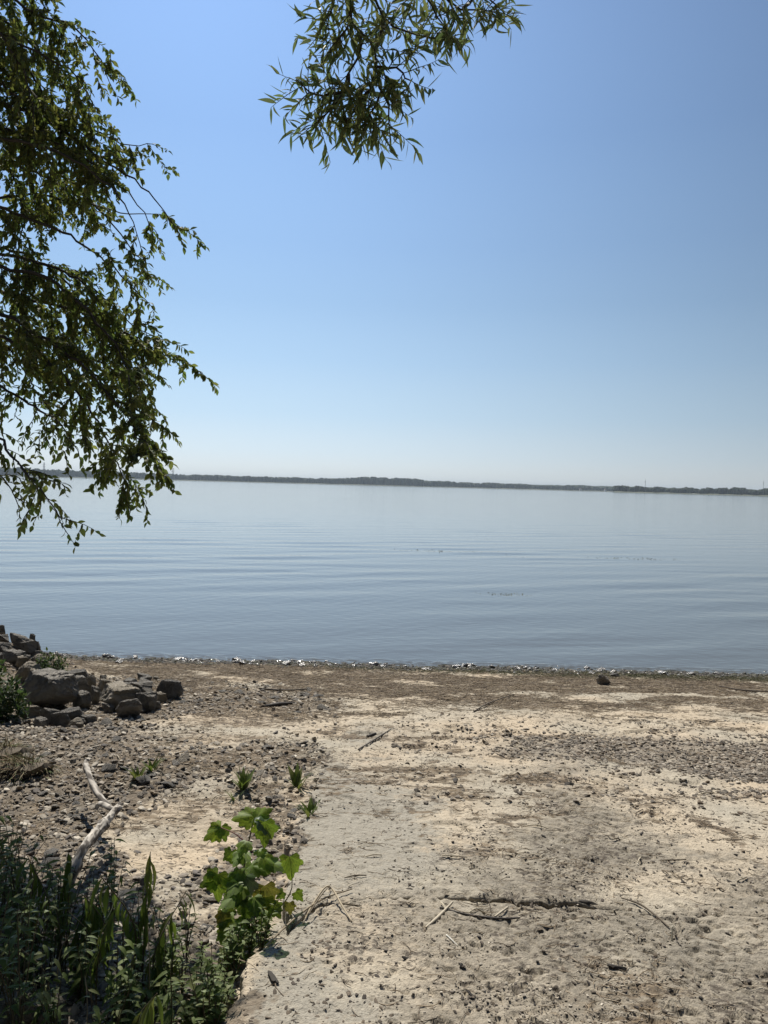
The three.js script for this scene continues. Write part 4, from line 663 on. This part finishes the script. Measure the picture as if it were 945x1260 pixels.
function leafyWeed(label, group, x, d, H, seed, o = {}) {      // several stems with ovate or lance leaves
  const y = surf(x, d) - 0.01, t = thing(o.name || 'leafy_weed', label, 'weed', [x, y, -d], group), R = rng(seed), ns = o.stems || 3;
  for (let s = 0; s < ns; s++) {
    const a = R() * 6.3, lean = (o.lean ?? 0.35) * R(), h = H * (0.7 + 0.4 * R()), pts = curve([[0, -0.02, 0], [Math.cos(a) * lean * h * 0.4, h * 0.5, Math.sin(a) * lean * h * 0.4], [Math.cos(a) * lean * h, h, Math.sin(a) * lean * h]], 8), g = new GB();
    g.tube(pts, pts.map((_, k) => 0.0028 * (1 - 0.6 * k / 8)), 5, [1, 1, 1]); mesh('stem', g.geo(), weedStem, t);
    const n = Math.round((o.leaves || 9) * (0.8 + 0.4 * R()));
    for (let k = 0; k < n; k++) { const u = 1 + 7 * Math.pow((k + 0.6) / n, 0.8), i = Math.min(7, u | 0), q = pts[i].clone().lerp(pts[i + 1], u - i), b = R() * 6.3, dir = V(Math.cos(b), (o.up ?? 0.15) + 0.4 * (R() - 0.5), Math.sin(b)); leafMesh(t, (o.geo || wideLance)[(R() * (o.geo || wideLance).length) | 0], weedMats[(R() * 4) | 0], q, dir, V((R() - 0.5) * 0.6, 1, (R() - 0.5) * 0.6), (o.size || 0.07) * (0.7 + 0.6 * R()), o.w || 1); }
  }
  return t;
}
{
  const R = rng(96);
  // tall stalks with long hanging leaves
  const tall = [[-1.25, -2.91, 0.54], [-1.25, -3.01, 0.47], [-0.9, -2.82, 0.52], [-0.87, -2.85, 0.54], [-1.02, -2.88, 0.42], [-0.81, -2.79, 0.40], [-1.36, -3, 0.42], [-0.76, -2.42, 0.30], [-0.97, -2.65, 0.47], [-1.16, -2.95, 0.39]];
  tall.forEach(([x, z, H], k) => {
    const y = surf(x, -z) - 0.01, t = thing('tall_weed', ['tall weed stalk with long hanging leaves beside the bleached log', 'tall weed stalk with long hanging leaves at the sandy edge of the weeds'][x > -1.0 ? 1 : 0], 'weed', [x, y, z], 'tall weeds with hanging leaves'), pts = curve([[0, -0.02, 0], [0.01, H * 0.5, 0.01], [(R() - 0.5) * 0.26, H * (0.8 + 0.2 * R()), (R() - 0.5) * 0.26]], 10), g = new GB();
    g.tube(pts, pts.map((_, q) => 0.004 * (1 - 0.6 * q / 10)), 6, [1, 1, 1]); mesh('stem', g.geo(), weedStem, t);
    for (let q = 0; q < 15; q++) { const u = 4 + 6 * (q + 0.5) / 15, i = Math.min(9, u | 0), p = pts[i].clone().lerp(pts[i + 1], u - i), b = R() * 6.3; leafMesh(t, wideLance[q & 1], weedMats[(R() * 4) | 0], p, V(Math.cos(b) * 0.35, -0.85 + 0.5 * R(), Math.sin(b) * 0.35), V(Math.cos(b), 0.4, Math.sin(b)), 0.08 + 0.08 * R(), 0.4 + 0.3 * R()); }
  });
  // the dark mass of leafy weeds in the corner
  for (let k = 0; k < 78; k++) { const d = 2.42 + 0.95 * R(), x = mix(-0.51 * d - 0.05, mix(-0.28, -0.36, ss(2.9, 3.3, d)) * d + 0.05, R()); leafyWeed(`leafy weed in the shaded tangle ${d > 2.95 ? 'among the tall stalks below the log' : x < -1.0 ? 'around the shaded stones' : 'between the tall stalks and the ramp'}`, 'weeds in the shaded tangle', x, d, (0.16 + 0.22 * R()) * (x < -1.1 ? 1.4 : x > -0.85 ? 0.75 : 1), 900 + k, { stems: 3, leaves: 8, size: 0.054 }); }
  // smaller weeds around the foot of the seedling
  for (let k = 0; k < 42; k++) { const d = 2.45 + 0.85 * R(), e = -0.5 - (d < 2.9 ? 0.0 : -0.3 * (d - 2.9)), x = e - 0.02 - 0.36 * R() * R(); leafyWeed(`small ${k % 3 ? 'round leaved' : 'narrow leaved'} green weed ${d > 2.95 ? 'at the foot of the lobed seedling' : 'along the lower edge of the ramp slab'}`, 'small weeds along the ramp edge', x, d, 0.10 + 0.14 * R(), 1000 + k, { name: 'small_weed', stems: 4, leaves: 8, size: 0.034, geo: k % 3 ? gOvate : wideLance, up: 0.4 }); }
  for (let k = 0; k < 26; k++) { const d = 2.5 + 0.9 * R(), x = mix(-0.5 * d, -0.24 * d, R()), h = 0.10 + 0.28 * R(), a = R() * 6.3, l = 0.5 * R() * h, y = surf(x, d), g = new GB(), P = curve([[0, -0.01, 0], [Math.cos(a) * l * 0.3, h * 0.6, Math.sin(a) * l * 0.3], [Math.cos(a) * l * 1.3, h * (0.75 + 0.25 * R()), Math.sin(a) * l * 1.3]], 8); g.tube(P, P.map((_, q) => 0.0022 * (1 - 0.5 * q / 8)), 5, [0.30, 0.24, 0.15]); const m = mesh('dead_stalk', g.geo(), barkMat); m.position.set(x, y, -d); tag(m, `bare dry stalk standing ${x < -0.95 ? 'in the dark weeds' : 'in the small weeds beside the ramp'}`, 'stalk', 'dry stalks among the weeds'); }
  // single tufts on the beach
  const tuft = (label, x, z, n, H, seed) => { const t = thing('grass_tuft', label, 'grass tuft', [x, surf(x, -z) - 0.01, z], 'green tufts on the beach'), S = rng(seed); for (let k = 0; k < n; k++) { const b = S() * 6.3, sp = 0.03 * S(), m = leafMesh(t, S() < 0.5 ? wideLance[0] : gBlade[k & 1], weedMats[(S() * 4) | 0], V(Math.cos(b) * sp, 0, Math.sin(b) * sp), V(Math.cos(b) * 0.4, 1, Math.sin(b) * 0.4), V(-Math.cos(b), 0.3, -Math.sin(b)), H * (0.6 + 0.6 * S()), 0.9); m.name = 'blade'; } };
  tuft('broad green tuft growing alone in the brown reed litter', -0.88, -4.99, 26, 0.14, 1); tuft('slim upright green tuft behind the seedling, between two other tufts', -0.53, -5.02, 12, 0.16, 2);
  tuft('green tuft at the far left corner of the bare concrete', -0.39, -4.59, 16, 0.13, 3); tuft('low yellowish tuft below the green tuft at the concrete corner', -0.39, -4.41, 10, 0.09, 4);
  tuft('dark tuft at the edge of the rubble above the upper driftwood branch', -1.61, -5.11, 14, 0.13, 5); tuft('dark tuft where the rubble meets the brown litter', -1.56, -5.24, 12, 0.13, 6);
  tuft('small green tuft low on the rubble above the seedling', -0.91, -4.86, 8, 0.09, 7);
  // shrubs on the bank
  const shrub = (label, x, y, z, rx, ry, n, size, seed) => { const t = thing('bank_shrub', label, 'shrub', [x, y, z]), S = rng(seed), g = new GB(), st = new GB(); for (let k = 0; k < 14; k++) { const b = S() * 6.3; st.tube([V(0, -0.05, 0), V(Math.cos(b) * rx * 0.7, ry * (0.5 + 0.5 * S()), Math.sin(b) * rx * 0.6)], [0.005, 0.002], 4, [0.09, 0.075, 0.04]); } mesh('stems', st.geo(), barkMat, t); for (let k = 0; k < n; k++) { const b = S() * 6.3, e = S(), r = Math.pow(S(), 0.4) * (0.75 + 0.5 * vn(b * 1.6 + seed, e * 4, 133)), p = V(Math.cos(b) * rx * r * Math.sqrt(1 - e * e * 0.8), ry * e * r * 1.3, Math.sin(b) * rx * r * Math.sqrt(1 - e * e * 0.8)); aim(MM, p, rv(S).add(V(0, 0.5, 0)), rv(S).add(V(0, 0.8, 0)), size * (0.7 + 0.6 * S())); g.add(ovate[(S() * 3) | 0], MM, vary(S, [0.06, 0.095, 0.026], 0.4)); } mesh('foliage', g.geo(), crownMat, t).userData.kind = 'stuff'; };
  shrub('low leafy shrub at the foot of the rock heap', -3.25, land(-3.25, 6.5), -6.5, 0.24, 0.26, 1100, 0.05, 51);
  shrub('dark leafy shrub against the rock heap, behind the low shrub', -3.75, land(-3.75, 7.15), -7.15, 0.2, 0.22, 600, 0.05, 52);
  shrub('small bush growing behind the largest boulder, on its beach side', -3.32, -0.43, -7.7, 0.16, 0.20, 600, 0.035, 53);
  // clump of dry grass on a hump of soil
  for (const [x, d, w, label, sd] of [[-2.42, 5.15, 0.22, 'hump of dry brown grass on the rubble below the shrub', 61], [-2.75, 5.45, 0.28, 'smaller hump of dry grass beside the larger one', 62]]) {
    const t = thing('dry_grass_clump', label, 'grass clump', [x, surf(x, d) - 0.03, -d]), S = rng(sd), so = mesh('soil', smallRocks[4], new THREE.MeshStandardMaterial({ color: RGB(0.10, 0.08, 0.055), roughness: 1 }), t); so.scale.set(w * 2, 0.16, w * 1.2); so.position.y = 0.03;
    const g = new GB(); for (let k = 0; k < 900; k++) { const a = S() * 6.3, r = Math.sqrt(S()), px = Math.cos(a) * r * w, pz = Math.sin(a) * r * w * 0.6; aim(MM, V(px, 0.09 * (1 - r * r) + 0.005, pz), V(px * 2 + (S() - 0.5) * 0.7, 0.25 + 0.3 * (S() - 0.5), pz * 2 + 0.5 * S()), V(0, 1, 0), 0.06 + 0.08 * S(), 0.6); g.add(blade[k & 1], MM, vary(S, S() < 0.2 ? [0.10, 0.13, 0.04] : [0.20, 0.155, 0.085], 0.4)); } mesh('dry_grass', g.geo(), strawMat, t).userData.kind = 'stuff';
  }
}
// ---------------------------------------------------------------- driftwood, sticks and straws
function stickThing(name, label, category, pts, radii, col, o = {}) {
  const P = curve(pts, o.n || 14), c = V(...pts[0]), t = new GB(), r = (k) => { const u = k / (P.length - 1) * (radii.length - 1), i = Math.min(radii.length - 2, u | 0); return mix(radii[i], radii[i + 1], u - i); };
  t.tube(P.map(p => p.clone().sub(c)), P.map((_, k) => r(k)), o.sides || 7, col, o.wob ?? 0.2, o.seed || 1);
  const m = mesh(name, t.geo(), o.mat || strawMat); m.position.copy(c); return tag(m, label, category, o.group);
}
const lie = (x, z, up = 0.004) => [x, surf(x, -z) + up, z];
{
  const weathered = (seed) => (u, a) => { const n = vn(u * 26 + seed, a * 1.6, 140) * 0.5 + vn(u * 60, a * 4, 141) * 0.5, b = ss(0.46, 0.58, 0.65 * vn(u * 11 + seed, a * 0.9, 142) + 0.35 * vn(u * 40, a * 3, 143)); return [mix(0.10, 0.47, b) * (0.7 + 0.6 * n), mix(0.085, 0.43, b) * (0.7 + 0.6 * n), mix(0.07, 0.37, b) * (0.7 + 0.6 * n)]; };
  const log = thing('driftwood_log', 'thick bleached driftwood log propped above the weeds', 'driftwood', [-1.45, -0.31, -3.62]); const O = log.position.clone(), rel = (p) => V(...p).sub(O);
  { const g = new GB(), P = curve([[-1.46, -0.36, -3.6], [-1.44, -0.25, -3.68], [-1.44, -0.23, -3.9], [-1.43, -0.22, -4.05], [-1.41, -0.2, -4.15]].map(rel), 70); g.tube(P, P.map((_, k) => 0.025 * (1 + 0.4 * (vn(k * 0.16, 3, 150) - 0.5) + 0.3 * Math.exp(-(((k - 44) / 3) ** 2)) - 0.15 * k / 70)), 18, weathered(3), 0.3, 4); mesh('trunk', g.geo(), barkMat, log); const h = new GB(), Q2 = curve([[-1.43, -0.21, -4.13], [-1.49, -0.22, -4.2], [-1.56, -0.24, -4.28]].map(rel), 8); h.tube(Q2, Q2.map(() => 0.016), 8, weathered(5), 0.2, 2); mesh('side_branch', h.geo(), barkMat, log); }
  stickThing('driftwood_branch', 'thinner bleached driftwood branch rising from the rubble behind the log', 'driftwood', [[-1.53, -0.27, -4.32], [-1.67, -0.25, -4.5], [-1.75, -0.22, -4.62], [-1.81, -0.2, -4.72], [-1.84, -0.18, -4.78]], [0.017, 0.021, 0.015, 0.018, 0.008], weathered(8), { n: 24, sides: 10, mat: barkMat, wob: 0.25 });
  const reed = [0.42, 0.35, 0.24], dark = [0.05, 0.042, 0.035], grey = [0.26, 0.23, 0.19];
  stickThing('bent_reed', 'pale dry reed stalk bent into an upturned V beside the seedling', 'reed', [[-0.3, -0.27, -3.2], [-0.26, -0.23, -3.3], [-0.21, -0.2, -3.38], [-0.19, -0.21, -3.38], [-0.14, -0.22, -3.27], [-0.09, -0.23, -3.16]], [0.0035, 0.004, 0.004, 0.0038, 0.004, 0.0035], reed, { n: 40 });
  stickThing('reed_stalk', 'long straw coloured stalk lying along the broken ramp edge', 'reed', [lie(-0.42, -2.91, 0.02), lie(-0.31, -3.17, 0.03), lie(-0.22, -3.34, 0.02), lie(-0.1, -3.44, 0.015)], [0.003, 0.004, 0.0035, 0.0025], [0.25, 0.20, 0.13], { n: 24 });
  stickThing('reed_stalk', 'thin dark stalk lying beside the bent reed', 'reed', [lie(-0.29, -3.11, 0.015), lie(-0.24, -3.28, 0.04), lie(-0.2, -3.47, 0.02)], [0.002, 0.003, 0.002], [0.14, 0.11, 0.07]);
  stickThing('stick', 'pale split stick lying on the concrete at the left end of the crack', 'stick', [lie(0.22, -3.14, 0.006), lie(0.28, -3.23, 0.010), lie(0.35, -3.35, 0.016)], [0.005, 0.007, 0.004], [0.46, 0.40, 0.30]);
  stickThing('stick', 'short pale stick leaning below the crack in the concrete', 'stick', [lie(0.52, -3.23, 0.008), lie(0.59, -3.32, 0.014)], [0.005, 0.004], [0.44, 0.38, 0.28]);
  stickThing('stick', 'dark thin root running below the crack from the pale split stick', 'stick', [lie(0.29, -3.31, 0.006), lie(0.4, -3.26, 0.005), lie(0.56, -3.22, 0.004), lie(0.63, -3.24, 0.004)], [0.004, 0.004, 0.005, 0.003], dark, { n: 30 });
  stickThing('stick', 'long thin brown twig curving to the upright straw', 'stick', [lie(1.13, -3.45, 0.008), lie(1.19, -3.39, 0.012), lie(1.23, -3.3, 0.01), lie(1.25, -3.19, 0.006)], [0.003, 0.0045, 0.004, 0.003], [0.12, 0.095, 0.065], { n: 24 });
  stickThing('straw', 'short pale straw standing upright at the end of the brown twig', 'straw', [[1.23, -0.25, -3.1], [1.23, -0.22, -3.1], [1.23, -0.18, -3.1]], [0.004, 0.003, 0.003], [0.60, 0.56, 0.44]);
  stickThing('straw', 'tiny white splinter lying on the concrete below the pale split stick', 'straw', [lie(0.3, -3.07), lie(0.34, -3.02)], [0.004, 0.002], [0.7, 0.68, 0.6]);
  stickThing('stick', 'straight dark stick lying slantwise on the open sand', 'stick', [lie(-0.15, -5.84, 0.008), lie(-0.03, -6.14, 0.012), lie(0.11, -6.48, 0.01)], [0.006, 0.007, 0.004], [0.10, 0.085, 0.07]);
  stickThing('stick', 'short dark stick lying beside the straight dark stick on the sand', 'stick', [lie(-0.09, -6.24, 0.006), lie(-0.02, -6.32, 0.006)], [0.012, 0.01], dark);
  stickThing('stick', 'dark forked twig lying on the brown litter in mid beach', 'stick', [lie(0.9, -7.22, 0.01), lie(1.07, -7.53, 0.02), lie(1.42, -8.05, 0.02)], [0.007, 0.007, 0.004], [0.09, 0.07, 0.05]);
  stickThing('stick', 'long dark branch lying level on the brown litter', 'stick', [lie(-1.28, -8.09, 0.02), lie(-1.05, -8.08, 0.015), lie(-0.73, -8.12, 0.015)], [0.012, 0.010, 0.006], [0.08, 0.065, 0.05]);
  stickThing('stick', 'dark branch with a knot on the sand near the brown litter', 'stick', [lie(-1.12, -7.26, 0.012), lie(-0.97, -7.35, 0.02), lie(-0.83, -7.48, 0.012)], [0.012, 0.022, 0.012], dark);
  stickThing('stick', 'curved dark branch at the water side of the litter past the lone stone', 'stick', [lie(4.01, -9.01, 0.02), lie(4.17, -8.74, 0.02), lie(4.47, -8.68, 0.02)], [0.006, 0.009, 0.007], [0.10, 0.08, 0.06]);
  for (const [x, z, w, l, lab] of [[-0.36, -2.73, 0.02, 0.085, 'charred stick end lying on the concrete by the broken corner'], [0.93, -2.86, 0.024, 0.075, 'charred wood chunk lying alone on the lower slab'], [1.18, -2.82, 0.014, 0.05, 'curled dark bark flake to one side of the charred chunk'], [0.96, -3.39, 0.014, 0.10, 'dark wood splinter at the right end of the crack'], [1.3, -5.14, 0.03, 0.10, 'dark bark lump on the sand beside the wheel rut'], [0.53, -5.15, 0.02, 0.07, 'bark strip on the line of litter across the ramp']]) { const m = mesh('wood_chunk', smallRocks[(w * 1000) % 8 | 0], new THREE.MeshStandardMaterial({ color: RGB(0.045, 0.038, 0.03), roughness: 0.95 })); m.scale.set(l, w, w * 1.3); m.rotation.y = x * 3; m.position.set(x, surf(x, -z) + w * 0.25, z); tag(m, lab, 'wood'); }
  // straws strewn over the beach
  const S = rng(97);
  for (let k = 0; k < 60; k++) { const d = 3 + 5 * S(), x = mix(-0.5 * d, 0.52 * d, S()), a = S() * 3.14, L = 0.05 + 0.10 * S(), dx = Math.cos(a) * L / 2, dz = Math.sin(a) * L / 2, p = S() < 0.5; stickThing('straw', p ? 'pale dry straw lying loose on the beach' : 'brown twig lying loose on the beach', 'straw', [lie(x - dx, -d - dz, 0.006), lie(x, -d, 0.012), lie(x + dx, -d + dz, 0.006)], [0.003, 0.004, 0.002], p ? [0.46, 0.40, 0.29] : [0.13, 0.10, 0.065], { n: 6, sides: 5, group: p ? 'pale straws' : 'brown twigs' }); }
  // floating water weed
  for (const [x, y, z, w, label] of [[2.39, -0.68, -28, 2.6, 'long thin streak of weed floating on the lake'], [8.98, -0.65, -27, 2.0, 'short streak of floating weed off to the side of the longer one'], [2.74, -0.62, -17, 0.7, 'small patch of floating weed between the streaks and the shore']]) {
    const g = new GB(), q = rng(Math.round(x * 100)); for (let k = 0; k < 60; k++) { aim(MM, V((q() + q() - 1) * w, 0.008, (q() + q() - 1) * w * 0.3), V(q() - 0.5, 0.05 * q(), q() - 0.5), V(0, 1, 0), (0.02 + 0.03 * q()) * (z < -20 ? 1.6 : 1), 1); g.add(ovate[k % 3], MM, vary(q, [0.07, 0.08, 0.04])); } const m = mesh('floating_weed', g.geo(), barkMat); m.position.set(x, WATER, z); tag(m, label, 'water weed');
  }
}
// ---------------------------------------------------------------- hazy air
scene.fog = new THREE.FogExp2(RGB(0.72, 0.86, 1.0), 0.00012);
renderer.render(scene, camera);
